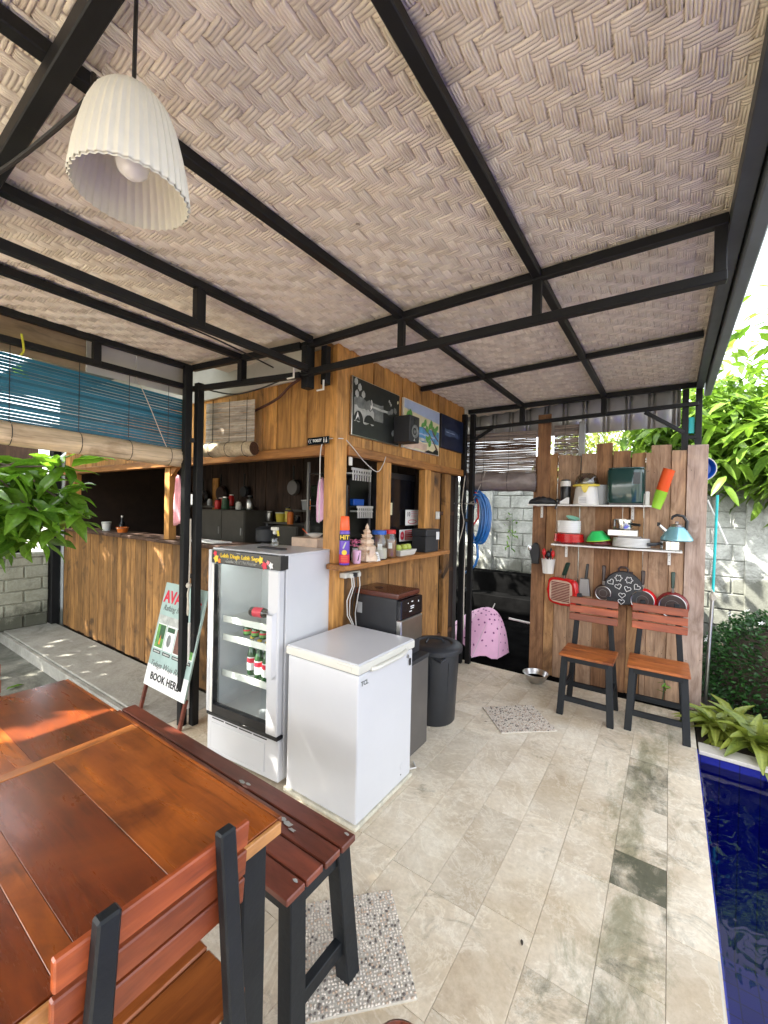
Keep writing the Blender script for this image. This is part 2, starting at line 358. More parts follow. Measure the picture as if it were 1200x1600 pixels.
M['ground'] = conc('mossy dark ground', (.10, .10, .085), (.30, .285, .24), .9, None, 1.8)
M['plaster'] = conc('grey plaster', (.36, .38, .38), (.52, .54, .55), .1, (0, .3), 2)
M['mosaic_bed'] = plain('mosaic mortar', (.50, .46, .39), .85, 0, .15, 20, .5, 60)
M['pebble_a'] = plain('white pebble', (.64, .57, .48), .45, 0, .25, 60, .1)
M['pebble_b'] = plain('tan pebble', (.50, .38, .28), .45, 0, .3, 60, .1)
M['pebble_c'] = plain('dark pebble', (.12, .10, .085), .45, 0, .4, 60, .1)

def weave_mat(name, lo, hi, axis):
    m, n, l, bs = nodes(name)
    k = {'X': (3, 190, 8), 'Y': (150, 3, 8)}[axis]
    v = obj_vec(n, l, k); vw = obj_vec(n, l, (1, 1, 1), False, True)
    a = noise_node(n, l, v, 1.3, 6, .7, .3)
    cell = noise_node(n, l, vw, 15, 2, .5)
    s = math_n(n, l, 'ADD', math_n(n, l, 'MULTIPLY', a, .62), math_n(n, l, 'MULTIPLY', cell, .38))
    c = ramp(n, l, s, [(.38, lo), (.56, hi)])
    pk = noise_node(n, l, vw, 2.3, 6, .65)
    c = mixc(n, l, ramp(n, l, pk, [(.38, (0, 0, 0)), (.66, (.6, .6, .6))]), c, (.76, .66, .54))
    sp = noise_node(n, l, vw, 26, 3, .6)
    c = mixc(n, l, ramp(n, l, sp, [(.70, (0, 0, 0)), (.77, (.8, .8, .8))]), c, (.16, .11, .075))
    c = objvar(n, l, c, .10)
    l.new(c, bs.inputs['Base Color']); bs.inputs['Roughness'].default_value = .5
    bump(n, l, bs, a, .6, .003)
    return m
M['weave_x'] = weave_mat('bamboo peel weave', (.57, .485, .38), (.85, .775, .65), 'X')
M['weave_y'] = weave_mat('bamboo reed weave', (.66, .57, .445), (.90, .84, .71), 'Y')

# ------------------------------------------------------------------ object helpers
def thing(name, label, cat, loc=(0, 0, 0), rz=0, group=None):
    o = bpy.data.objects.new(name, None); C.objects.link(o); o.empty_display_size = .05
    o.location = loc; o.rotation_euler = (0, 0, rz); o['label'] = label; o['category'] = cat
    if group: o['group'] = group
    return o
def tag(o, label, cat, group=None):
    o['label'] = label; o['category'] = cat
    if group: o['group'] = group
    return o
def dup(root, loc=None, rz=None, label=None, group=None):
    r = root.copy(); C.objects.link(r)
    if loc is not None: r.location = loc
    if rz is not None: r.rotation_euler = (0, 0, rz)
    if label: r['label'] = label
    if group: r['group'] = group
    for ch in list(root.children):
        c = ch.copy(); C.objects.link(c); c.parent = r
        for g in list(ch.children):
            d = g.copy(); C.objects.link(d); d.parent = c
    return r
class B:
    """collects shapes into one mesh"""
    def __init__(s): s.bm = bmesh.new()
    def _bev(s, vs, bev, seg=1):
        if bev:
            es = {e for v in vs for e in v.link_edges}
            bmesh.ops.bevel(s.bm, geom=list(es), offset=bev, segments=seg, affect='EDGES', profile=.6)
    def box(s, x0, x1, y0, y1, z0, z1, bev=0, seg=1):
        m = Matrix.Translation(((x0+x1)/2, (y0+y1)/2, (z0+z1)/2)) @ Matrix.Diagonal((abs(x1-x0), abs(y1-y0), abs(z1-z0), 1))
        r = bmesh.ops.create_cube(s.bm, size=1, matrix=m); s._bev(r['verts'], bev, seg); return s
    def beam(s, p, q, w, h, bev=0, up=(0, 0, 1)):
        p = Vector(p); q = Vector(q); d = q-p; L = d.length; d.normalize()
        up = Vector(up)
        if abs(d.dot(up)) > .99: up = Vector((0, 1, 0))
        x = d.cross(up).normalized(); z = x.cross(d)
        m = Matrix(((x.x, d.x, z.x, (p.x+q.x)/2), (x.y, d.y, z.y, (p.y+q.y)/2), (x.z, d.z, z.z, (p.z+q.z)/2), (0, 0, 0, 1)))
        r = bmesh.ops.create_cube(s.bm, size=1, matrix=m @ Matrix.Diagonal((w, L, h, 1))); s._bev(r['verts'], bev); return s
    def hexa(s, b, t, bev=0):                        # bottom quad, top quad
        vb = [s.bm.verts.new(p) for p in b]; vt = [s.bm.verts.new(p) for p in t]
        s.bm.faces.new(vb[::-1]); s.bm.faces.new(vt)
        for k in range(4): s.bm.faces.new((vb[k], vb[(k+1) % 4], vt[(k+1) % 4], vt[k]))
        s._bev(vb+vt, bev); return s
    def lathe(s, prof, c=(0, 0, 0), seg=20, axis='Z', flute=0, nf=0, cap=True, mat=None):
        rings = []
        for r, z in prof:
            ring = []
            for k in range(seg):
                a = 2*PI*k/seg; q = r*(1+(flute*math.cos(nf*a) if nf else 0))
                p = (q*math.cos(a), q*math.sin(a), z)
                if axis == 'X': p = (p[2], p[0], p[1])
                elif axis == 'Y': p = (p[0], p[2], p[1])
                p = Vector(p)
                if mat is not None: p = mat @ p
                ring.append(s.bm.verts.new(p+Vector(c)))
            rings.append(ring)
        for a, b in zip(rings, rings[1:]):
            for k in range(seg): s.bm.faces.new((a[k], a[(k+1) % seg], b[(k+1) % seg], b[k]))
        if cap:
            if prof[0][0] > 1e-4: s.bm.faces.new(rings[0][::-1])
            if prof[-1][0] > 1e-4: s.bm.faces.new(rings[-1])
        return s
    def tube(s, pts, r, seg=8, closed=False):
        pts = [Vector(p) for p in pts]; n = len(pts); rings = []
        ref = None
        for i, p in enumerate(pts):
            if closed: d = pts[(i+1) % n]-pts[i-1]
            else: d = pts[min(i+1, n-1)]-pts[max(i-1, 0)]
            d.normalize()
            if ref is None: ref = Vector((0, 0, 1)) if abs(d.z) < .9 else Vector((1, 0, 0))
            x = d.cross(ref).normalized(); y = x.cross(d).normalized(); ref = y
            rad = r[i] if isinstance(r, (list, tuple)) else r
            rings.append([s.bm.verts.new(p+x*(rad*math.cos(2*PI*k/seg))+y*(rad*math.sin(2*PI*k/seg))) for k in range(seg)])
        m = n if closed else n-1
        for i in range(m):
            a = rings[i]; b = rings[(i+1) % n]
            for k in range(seg): s.bm.faces.new((a[k], a[(k+1) % seg], b[(k+1) % seg], b[k]))
        if not closed: s.bm.faces.new(rings[0][::-1]); s.bm.faces.new(rings[-1])
        return s
    def poly(s, pts): s.bm.faces.new([s.bm.verts.new(p) for p in pts]); return s
    def prism(s, out, d0, d1, plane='XZ', bev=0):      # outline in a plane, given depth
        def P(a, b, d):
            return {'XZ': (a, d, b), 'YZ': (d, a, b), 'XY': (a, b, d)}[plane]
        v0 = [s.bm.verts.new(P(a, b, d0)) for a, b in out]; v1 = [s.bm.verts.new(P(a, b, d1)) for a, b in out]
        s.bm.faces.new(v0[::-1]); s.bm.faces.new(v1); n = len(out)
        for k in range(n): s.bm.faces.new((v0[k], v0[(k+1) % n], v1[(k+1) % n], v1[k]))
        s._bev(v0+v1, bev); return s
    def build(s, name, mat, parent=None, world=False, smooth=False, label=None, loc=None):
        bmesh.ops.recalc_face_normals(s.bm, faces=s.bm.faces)
        if world and parent is not None:
            off = Vector(parent.location)
            if parent.parent is not None: off = off+Vector(parent.parent.location)
            bmesh.ops.translate(s.bm, verts=s.bm.verts, vec=-off)
        me = bpy.data.meshes.new(name); s.bm.to_mesh(me); s.bm.free()
        me.materials.append(M[mat] if isinstance(mat, str) else mat)
        if smooth:
            me.shade_smooth()
            try: me.set_sharp_from_angle(angle=math.radians(38))
            except Exception: pass
        o = bpy.data.objects.new(name, me); C.objects.link(o)
        if parent is not None: o.parent = parent
        if loc is not None: o.location = loc
        if label: o['label'] = label
        return o
def np_mesh(name, V, F, mat, parent=None, smooth=False, tone=None):
    me = bpy.data.meshes.new(name); V = np.asarray(V, dtype=np.float32); F = np.asarray(F, dtype=np.int32)
    nv = len(V); nf = len(F); k = F.shape[1]
    me.vertices.add(nv); me.vertices.foreach_set('co', V.ravel())
    me.loops.add(nf*k); me.loops.foreach_set('vertex_index', F.ravel())
    me.polygons.add(nf); me.polygons.foreach_set('loop_start', np.arange(0, nf*k, k, dtype=np.int32))
    me.update(calc_edges=True); me.validate()
    if tone is not None:
        at = me.attributes.new('tone', 'FLOAT', 'POINT'); at.data.foreach_set('value', np.asarray(tone, dtype=np.float32))
    me.materials.append(M[mat] if isinstance(mat, str) else mat)
    if smooth: me.shade_smooth()
    o = bpy.data.objects.new(name, me); C.objects.link(o)
    if parent is not None: o.parent = parent
    return o
def struct(o): o['kind'] = 'structure'; return o
def text_part(txt, size, mat, parent, mtx, name='lettering', shear=0, extrude=.0006, ax='CENTER', world=True, bold=0):
    cu = bpy.data.curves.new(name, 'FONT'); cu.body = txt; cu.size = size; cu.extrude = extrude; cu.align_x = ax
    cu.align_y = 'CENTER'; cu.shear = shear; cu.offset = bold; cu.resolution_u = 2
    t = bpy.data.objects.new('tmp', cu); C.objects.link(t)
    me = bpy.data.meshes.new_from_object(t); C.objects.unlink(t); bpy.data.objects.remove(t)
    me.transform(mtx)
    if world and parent is not None:
        off = Vector(parent.location)
        if parent.parent is not None: off += Vector(parent.parent.location)
        me.transform(Matrix.Translation(-off))
    me.materials.clear(); me.materials.append(M[mat]); me.name = name
    o = bpy.data.objects.new(name, me); C.objects.link(o); o.parent = parent
    return o
def frame(o, x, y):                                  # matrix: origin, text x direction, text y direction
    x = Vector(x).normalized(); y = Vector(y).normalized(); z = x.cross(y).normalized(); y = z.cross(x)
    return Matrix(((x.x, y.x, z.x, o[0]), (x.y, y.y, z.y, o[1]), (x.z, y.z, z.z, o[2]), (0, 0, 0, 1)))
R = random.uniform
def circ(cx, cy, r, n=20, ry=None): return [(cx+r*math.cos(2*PI*k/n), cy+(ry or r)*math.sin(2*PI*k/n)) for k in range(n)]

#@@STRUCTURE
# ------------------------------------------------------------------ ground, paths, pool
def zc(x): return 2.608+.039*x                       # underside of the roof frame
gr = struct(B().box(-60, .16, -60, 3.44, -.5, -.12).build('ground', 'ground'))
g2 = struct(B().box(-60, 60, 4.5, 60, -.5, -.09).build('ground_behind', 'ground'))
g3 = struct(B().box(4.6, 60, -60, 4.5, -.5, -.03).build('ground_beyond_pool', 'ground'))
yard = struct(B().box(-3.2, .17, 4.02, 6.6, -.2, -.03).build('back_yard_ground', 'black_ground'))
garden = struct(B().box(.19, 4.6, 3.58, 6.6, -.2, -.02).build('garden_soil', 'soil'))
deck = struct(B().box(-2.9, .172, -2.6, 4.02, -.115, -.006).build('deck', 'deck_joint'))
TILE = {}
cuts0 = {0: .26, 1: .0, 2: .19, 3: .34, 4: .11}
cols = [(.022, .18)] + [(.022-.2*(k+1), .022-.2*k) for k in range(14)]
ntile = 0
for ci, (x0, x1) in enumerate(cols):
    L = .40 if ci % 3 else .42
    cutl = [-1.2, -.8, -.4, 0, .4, .8, 1.2, 1.595, 1.985, 2.195, 2.385, 2.59, 3.08, 3.52, 4.02]
    y = -1.0+[.06, .20, .33, .14, .27, .02, .36][ci % 7]
    if ci == 0: y, L = -1.34, .40
    if ci == 1: y = cutl.pop(0)
    while y < 4.02:
        l2 = L*(1 if ci < 2 else random.choice((1, 1, 1.3, 1.5)))
        y1 = min(y+l2, 4.02) if ci != 1 else cutl.pop(0)
        if y1-y < .06: break
        g = .0008
        b = B().box(x0+g, x1-g, y+g, y1-g, -.02, R(-.0008, .0008), .0008)
        o = b.build('stone_tile', 'stone', deck); ntile += 1
        yc = (y+y1)/2
        s = 0
        if ci == 1 and 1.98 < yc < 2.2: s = 1.15
        elif ci == 1 and 2.59 < yc < 3.1: s = .62
        elif ci == 1 and 2.2 < yc < 2.39: s = .4
        elif ci == 1 and yc < 1.95: s = .32
        elif ci in (2,) and 1.0 < yc < 1.7: s = .35
        elif ci == 0 and 2.3 < yc < 2.7: s = .3
        else: s = R(0, .12)
        o.color = (s, 0, 0, 1)
        y = y1
path = struct(B().box(-6.6, -2.9, 1.50, 1.99, -.15, 0, .006).build('concrete_path', 'concrete'))
path2 = struct(B().box(-6.6, -2.92, 1.46, 1.495, -.15, -.012, .004).build('path_kerb', 'concrete'))

def pebbles(cx, cy, hw, hl, ang, n, name, zt):
    bed = struct(B().box(-hw, hw, -hl, hl, -.004, .004, .001).build(name, 'mosaic_bed'))
    bed.location = (cx, cy, zt); bed.rotation_euler = (0, 0, ang)
    groups = {'pebble_a': [], 'pebble_b': [], 'pebble_c': []}
    nx = int(hw*2/n); ny = int(hl*2/n)
    for i in range(nx):
        for j in range(ny):
            k = random.choices(list(groups), (.66, .22, .12))[0]
            groups[k].append((-hw+(i+.5)*2*hw/nx+R(-.25, .25)*n, -hl+(j+.5)*2*hl/ny+R(-.25, .25)*n, R(.36, .52)*n, R(.30, .45)*n, R(0, PI)))
    for k, L in groups.items():
        V = []; F = []
        for (x, y, a, b2, t) in L:
            o = len(V); ct, st = math.cos(t), math.sin(t)
            for q in range(6):
                A = PI*q/3; u, v_ = a*math.cos(A), b2*math.sin(A); V.append((x+u*ct-v_*st, y+u*st+v_*ct, .0042))
            for q in range(6):
                A = PI*q/3; u, v_ = .62*a*math.cos(A), .62*b2*math.sin(A); V.append((x+u*ct-v_*st, y+u*st+v_*ct, .0042+.28*n))
            for q in range(6): F.append((o+q, o+(q+1) % 6, o+6+(q+1) % 6, o+6+q))
            F.append((o+6, o+7, o+8, o+9)); F.append((o+9, o+10, o+11, o+6))
        p = np_mesh('pebbles', V, F, k, bed, True); p['kind'] = 'stuff'
pebbles(-.905, 3.13, .205, .19, math.radians(41), .0135, 'pebble_mosaic_patch', .003)
pebbles(-.885, 1.15, .19, .18, math.radians(-44), .0115, 'pebble_mosaic_panel', .003)

pool = struct(B().box(.176, .186, -2.6, 3.47, -1.3, -.004).box(.186, 4.6, 3.47, 3.485, -1.3, -.028).box(4.59, 4.6, -2.6, 3.47, -1.3, -.02).box(.186, 4.59, -2.61, -2.6, -1.3, -.02)
              .box(.186, 4.59, -2.6, 3.47, -1.32, -1.3).build('pool_basin', 'pool_tile'))
for k in range(9):
    x0 = .19+k*.49
    B().box(x0, x0+.485, 3.45, 3.58, -.028, -.004+R(-.002, .002), .003).build('coping_stone', 'coping', pool)
tag(B().box(.17, .176, -2.6, 3.47, -.11, -.0005).build('deck_edge', 'coping'), 'x', 'x')
bpy.data.objects['deck_edge'].parent = deck; del bpy.data.objects['deck_edge']['label']; del bpy.data.objects['deck_edge']['category']
wat = struct(B().poly([(.186, -2.6, -.085), (4.59, -2.6, -.085), (4.59, 3.47, -.085), (.186, 3.47, -.085)]).build('pool_water', 'water'))

# ------------------------------------------------------------------ back wall of limewashed blocks
def block_wall(name, label, x0, x1, y, z1, mat, pil, bh=.2, bl=.42, thick=.14, axis='X', gap=.009):
    t = thing(name, label, 'wall', ((x0+x1)/2, y, 0) if axis == 'X' else (y, (x0+x1)/2, 0))
    def bx(b, a0, a1, z0, z_1, d, bev):
        if axis == 'X': b.box(a0, a1, y-d, y+thick, z0, z_1, bev)
        else: b.box(y-thick, y+d, a0, a1, z0, z_1, bev)
        return b
    bx(B(), x0, x1, -.1, z1-.005, 0, 0).build('wall_core', 'joint' if axis == 'X' else 'block_left', t, True)
    z = 0; r = 0
    while z < z1-.03:
        a = x0-(bl/2 if r % 2 else 0)
        while a < x1:
            a0, a1 = max(a+gap/2, x0), min(a+bl-gap/2, x1)
            if a1-a0 > .05: bx(B(), a0+R(0, .006), a1-R(0, .006), z+gap/2+R(0, .005), min(z+bh, z1)-gap/2, .012+R(0, .012), .008).build('block', mat, t, True)
            a += bl
        z += bh; r += 1
    for p in pil: bx(B(), p, p+.24, 0, z1+.0, .055, .01).build('pilaster', mat, t, True)
    bx(B(), x0, x1, z1, z1+.05, .03, .01).build('wall_cap', mat, t, True)
    return t
block_wall('block_wall', 'limewashed concrete block wall with mould along its foot behind the yard', -4.2, 4.5, 6.6, 2.0, 'block', (-2.62, .75, 3.2))
block_wall('low_block_wall', 'low whitewashed block wall at the end of the concrete path', -1.2, 1.92, -6.5, .86, 'block_left', (), .15, .36, .12, 'Y')
gp = thing('grey_pillar', 'smooth grey plastered pillar between the low wall and the counter boards', 'pillar', (-6.6, 2.2, 0))
B().box(-6.9, -6.35, 2.03, 2.5, -.1, 2.6, .004).build('pillar_shaft', 'plaster', gp, True)
B().box(-6.56, -6.42, 1.935, 2.02, -.1, 2.5, .004).build('black_pipe', 'steel_black', gp, True)
lb = thing('ledge_board', 'pale ledge board on a dark hoarding behind the low whitewashed wall', 'ledge', (-7.3, .6, 0))
B().box(-7.4, -7.34, -3, 1.9, 0, 1.2).build('backdrop', 'black_ground', lb, True)  # plain black sheet filling the zone above the low wall
B().box(-7.4, -7.25, 1.3, 1.7, 1.2, 1.24).build('ledge', 'inner_pale', lb, True)
B().box(-7.62, -7.56, -3, 2.1, 1.0, 2.6).build('backdrop_top', 'dark_wood', lb, True)  # added dark sheet, raised to hide bright sky behind the leaves

# ------------------------------------------------------------------ kitchen building
kb = thing('kitchen_kiosk', 'wooden kitchen kiosk of upright boards with open serving windows', 'kiosk', (-3.7, 2.6, 0))
def plank_row(a, b, wmin, wmax, fn, gap=.0055):
    x = a; k = 0
    while x < b-.02:
        wd = min(R(wmin, wmax), b-x)
        if b-(x+wd) < wmin*.5: wd = b-x
        fn(x+gap/2, x+wd-gap/2, k); x += wd; k += 1
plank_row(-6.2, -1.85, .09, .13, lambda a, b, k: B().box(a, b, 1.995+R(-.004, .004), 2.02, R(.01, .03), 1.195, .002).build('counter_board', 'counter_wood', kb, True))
B().box(-6.2, -1.86, 2.021, 2.04, 0, 1.19).build('counter_backing', 'dark_wood', kb, True)
xx = -6.2
while xx < -2.3:
    x2 = min(xx+R(.5, .9), -2.3)
    B().box(xx+.002, x2-.002, 1.95+R(-.02, .02), 2.30, 1.197, 1.225+R(0, .004), .004).build('counter_top', 'dark_wood', kb, True); xx = x2
plank_row(-3.42, -1.85, .11, .19, lambda a, b, k: B().box(a, b, 1.99+R(-.004, .004), 2.01, 1.955, 2.58, .002).build('wall_board', 'wall_wood', kb, True))
plank_row(-6.2, -3.42, .13, .2, lambda a, b, k: B().box(a, b, 1.99+R(-.004, .004), 2.01, 1.955, 2.58, .002).build('wall_board', 'wall_wood', kb, True))
B().box(-6.2, -1.86, 2.012, 2.03, 1.96, 2.58).box(-1.80, -1.778, 2.10, 3.95, 1.96, 2.58).box(-1.80, -1.782, 2.10, 3.44, 0, 1.16).build('wall_backing', 'dark_wood', kb, True)
B().box(-6.2, -1.84, 1.955, 2.03, 1.885, 1.95, .004).build('lintel', 'wall_woodX', kb, True)
B().box(-1.845, -1.745, 1.98, 2.09, 0, 2.60, .004).build('corner_post', 'wall_wood', kb, True)
B().box(-3.83, -3.745, 1.99, 2.06, 1.226, 1.885, .003).build('window_post', 'wall_wood', kb, True)
B().prism([(-3.745, 1.885), (-3.745, 1.80), (-3.62, 1.885)], 2.0, 2.03).build('corner_block', 'wall_woodX', kb, True)
B().box(-5.98, -5.9, 1.99, 2.06, 1.226, 1.885, .003).build('window_post', 'wall_wood', kb, True)
B().box(-6.3, -2.01, 1.955, 1.98, 2.405, 2.84, .002).build('white_fascia', 'white_board', kb, True)
# right face, x = -1.75
plank_row(2.09, 3.96, .11, .17, lambda a, b, k: B().box(-1.775, -1.752+R(-.004, .004), a, b, 1.96, 2.60, .002).build('wall_board', 'wall_wood', kb, True))
B().box(-1.79, -1.728, 2.09, 3.99, 1.895, 1.958, .004).build('lintel', 'wall_woodY', kb, True)
for (a, b) in ((2.50, 2.60), (3.13, 3.225)): B().box(-1.80, -1.735, a, b, 1.20, 1.895, .003).build('window_post', 'wall_wood', kb, True)
B().box(-1.765, -1.60, 1.93, 3.36, 1.165, 1.198, .004).build('window_shelf', 'wall_woodY', kb, True)
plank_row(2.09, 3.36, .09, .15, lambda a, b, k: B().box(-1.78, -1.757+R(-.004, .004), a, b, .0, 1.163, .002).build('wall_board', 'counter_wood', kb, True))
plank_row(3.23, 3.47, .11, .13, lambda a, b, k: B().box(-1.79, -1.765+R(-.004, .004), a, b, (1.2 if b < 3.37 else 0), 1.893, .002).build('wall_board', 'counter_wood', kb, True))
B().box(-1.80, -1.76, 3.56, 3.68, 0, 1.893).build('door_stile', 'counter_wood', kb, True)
B().box(-1.85, -1.81, 3.40, 3.96, 0, 1.893).build('door_recess', 'inner_dark', kb, True)
for z in (.35, .95, 1.5): B().box(-1.80, -1.775, 3.47, 3.80, z, z+.035).build('door_rail', 'dark_wood', kb, True)
B().box(-1.79, -1.76, 3.845, 3.858, .05, 1.88).build('door_frame', 'steel_dull', kb, True)
# inside
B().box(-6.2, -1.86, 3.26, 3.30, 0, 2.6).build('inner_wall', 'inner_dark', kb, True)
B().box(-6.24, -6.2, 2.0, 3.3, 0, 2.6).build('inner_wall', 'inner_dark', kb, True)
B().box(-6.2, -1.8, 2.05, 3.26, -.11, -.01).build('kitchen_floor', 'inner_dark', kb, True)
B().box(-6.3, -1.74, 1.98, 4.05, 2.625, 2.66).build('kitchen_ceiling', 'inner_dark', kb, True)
B().box(-6.6, -2.96, 1.30, 4.1, 2.86, 2.89).build('roof_sheet', 'roof_zinc', kb, True)  # overhang out of view, added to shade the fascia and upper boards
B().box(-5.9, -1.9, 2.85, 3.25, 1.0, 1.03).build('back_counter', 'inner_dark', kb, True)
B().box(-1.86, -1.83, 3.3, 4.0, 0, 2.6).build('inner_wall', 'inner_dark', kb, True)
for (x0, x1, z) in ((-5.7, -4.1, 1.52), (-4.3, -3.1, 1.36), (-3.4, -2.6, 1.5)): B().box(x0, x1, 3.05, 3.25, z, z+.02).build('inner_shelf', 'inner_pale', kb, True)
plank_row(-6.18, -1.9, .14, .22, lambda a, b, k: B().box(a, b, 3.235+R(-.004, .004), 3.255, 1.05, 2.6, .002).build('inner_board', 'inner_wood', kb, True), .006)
for x in (-5.6, -5.35, -4.95): B().box(x, x+.12, 3.20, 3.215, 1.3, 1.9).build('hanging_slat', 'wall_wood', kb, True)
# low fixture: light switch
sw = thing('light_switch', 'small square white light switch on the dark boards beside the window post', 'light switch', (-1.76, 3.3, 1.5))
B().box(0, .012, -.035, .035, -.035, .035, .004).build('plate', 'cream_plastic', sw); B().box(.012, .017, -.012, .012, -.02, .02, .002).build('rocker', 'white_plastic', sw)
sw.location = (-1.762, 3.41, 1.50)

# ------------------------------------------------------------------ steel canopy and woven ceiling
cn = thing('canopy', 'black steel canopy with a woven bamboo ceiling over the pool terrace', 'canopy', (-1.2, 1.6, 0))
def bar(name, p, q, w=.045, h=.045, mat='steel_black'): return B().beam(p, q, w, h, .003).build(name, mat, cn, True)
def zb(x, d=.018): return zc(x)+d
def rafter(x, y0, y1, w=.038): bar('rafter', (x, y0, zb(x)), (x, y1, zb(x)), w, .036)
rafter(-2.82, -2.5, 1.66); rafter(-2.37, -2.5, 1.72); rafter(-1.80, -2.5, 1.80); rafter(-1.20, -2.5, 4.14); rafter(-.51, -2.5, 4.2)
bar('eave_beam', (.178, -2.5, zb(.17)-.008), (.178, 4.30, zb(.17)-.008), .05, .06, 'eave_steel')
# truss over the terrace, from the corner post to the right eave
def yA(x): return 1.94+(x-.12)*.055
bar('purlin', (-1.9, yA(-1.9), zc(-1.9)+.012), (.15, yA(.14), zc(.14)+.012), .036, .04)
bar('truss_chord', (-1.9, yA(-1.9), 2.375), (.15, yA(.14), 2.42), .038, .038)
for x in (-1.20, -.51, .13): bar('truss_strut', (x, yA(x), 2.39+.02*(x+1)), (x, yA(x), zc(x)), .038, .03)
# left truss, post to corner
bar('purlin', (-2.80, 1.64, zc(-2.8)+.012), (-1.9, 1.815, zc(-1.9)+.012), .036, .04)
bar('truss_chord', (-2.80, 1.64, 2.365), (-1.9, 1.815, 2.365), .036, .036)
for x, y in ((-2.36, 1.725), (-1.86, 1.82)): bar('truss_strut', (x, y, 2.37), (x, y, zc(x)), .045, .045)
bar('corner_stub', (-1.885, 1.86, 2.29), (-1.885, 1.86, 2.56), .06, .06)
bar('corner_stub', (-1.80, 1.93, 2.32), (-1.80, 1.93, 2.56), .045, .045)
# left eave truss
bar('truss_chord', (-2.82, -2.5, 2.375), (-2.82, 1.64, 2.375), .035, .035)
for y in (-.0, 1.05): bar('truss_strut', (-2.82, y, 2.37), (-2.82, y, zc(-2.8)), .04, .04)
bar('truss_chord', (-1.80, -2.5, 2.375), (-1.80, 1.76, 2.375), .036, .036)
for y in (.0, 1.08): bar('truss_strut', (-1.80, y, 2.37), (-1.80, y, zc(-1.8)), .04, .045)
# cross truss close to the camera
bar('purlin', (-2.80, .345, 2.47), (.14, .345, 2.56), .040, .045)
# purlins behind
bar('purlin', (-1.74, 3.03, zb(-1.7, .015)), (.14, 3.10, zb(.14, .015)), .034, .036)
def yC(x): return 3.98+(x+1.7)*.155
bar('purlin', (-1.72, yC(-1.72), zb(-1.7, .012)), (.17, yC(.17), zb(.17, .012)), .038, .042)
bar('truss_chord', (-1.70, yC(-1.70), 2.375), (.17, yC(.17), 2.47), .034, .034)
for x in (-1.20, -.51): bar('truss_strut', (x, yC(x), 2.37+.05*(x+1.7)), (x, yC(x), zc(x)), .045, .04)
bar('brace', (-1.67, 3.94, 2.24), (-1.47, 3.99, 2.37), .03, .03)
bar('brace', (-.20, 4.21, 2.43), (.075, 4.27, 2.24), .03, .03)
for x, y in ((.085, 4.285), (.175, 4.30)): bar('post', (x, y, 0), (x, y, 2.60), .045, .045)
bar('post_link', (.085, 4.29, 2.20), (.175, 4.29, 2.20), .03, .03)
for x, y in ((-2.793, 1.60), (-2.738, 1.655)): bar('post', (x, y, 0), (x, y, 2.52 if x < -2.76 else 2.40), .05, .048)
for z in (.32, 2.0, 1.05): bar('post_link', (-2.795, 1.60, z), (-2.735, 1.66, z), .03, .03)
for x, y in ((-1.735, 3.92), (-1.66, 3.955)): bar('post', (x, y, 0), (x, y, 2.52), .05, .045)
for z in (.75, 1.45): bar('post_link', (-1.735, 3.92, z), (-1.66, 3.955, z), .03, .03)
# white hooks at the corner
for (x, y, z) in ((-1.93, 1.76, 2.345), (-1.80, 1.885, 2.285)):
    B().box(x-.03, x+.03, y-.004, y+.004, z-.012, z-.004).box(x+.022, x+.03, y-.004, y+.004, z-.004, z+.05).build('bracket', 'white_plastic', cn, True)
gut = B().box(.212, .262, -2.5, 4.45, zc(.2)-.05, zc(.2)+.10, .006).build('roof_edge_trim', 'roof_zinc', cn, True)
B().box(-2.95, .26, -2.6, 4.55, zc(.2)+.105, zc(.2)+.125).build('roof_sheet', 'roof_zinc', cn, True)
# fascia boards outside the left eave
for (a, b, m) in ((-2.5, .55, 'ply'), (.554, 1.02, 'ply'), (1.024, 1.30, 'white_board'), (1.304, 1.62, 'white_board')):
    B().box(-2.90, -2.885, a, b, 2.33, 2.56, .002).build('fascia_board', m, cn, True)

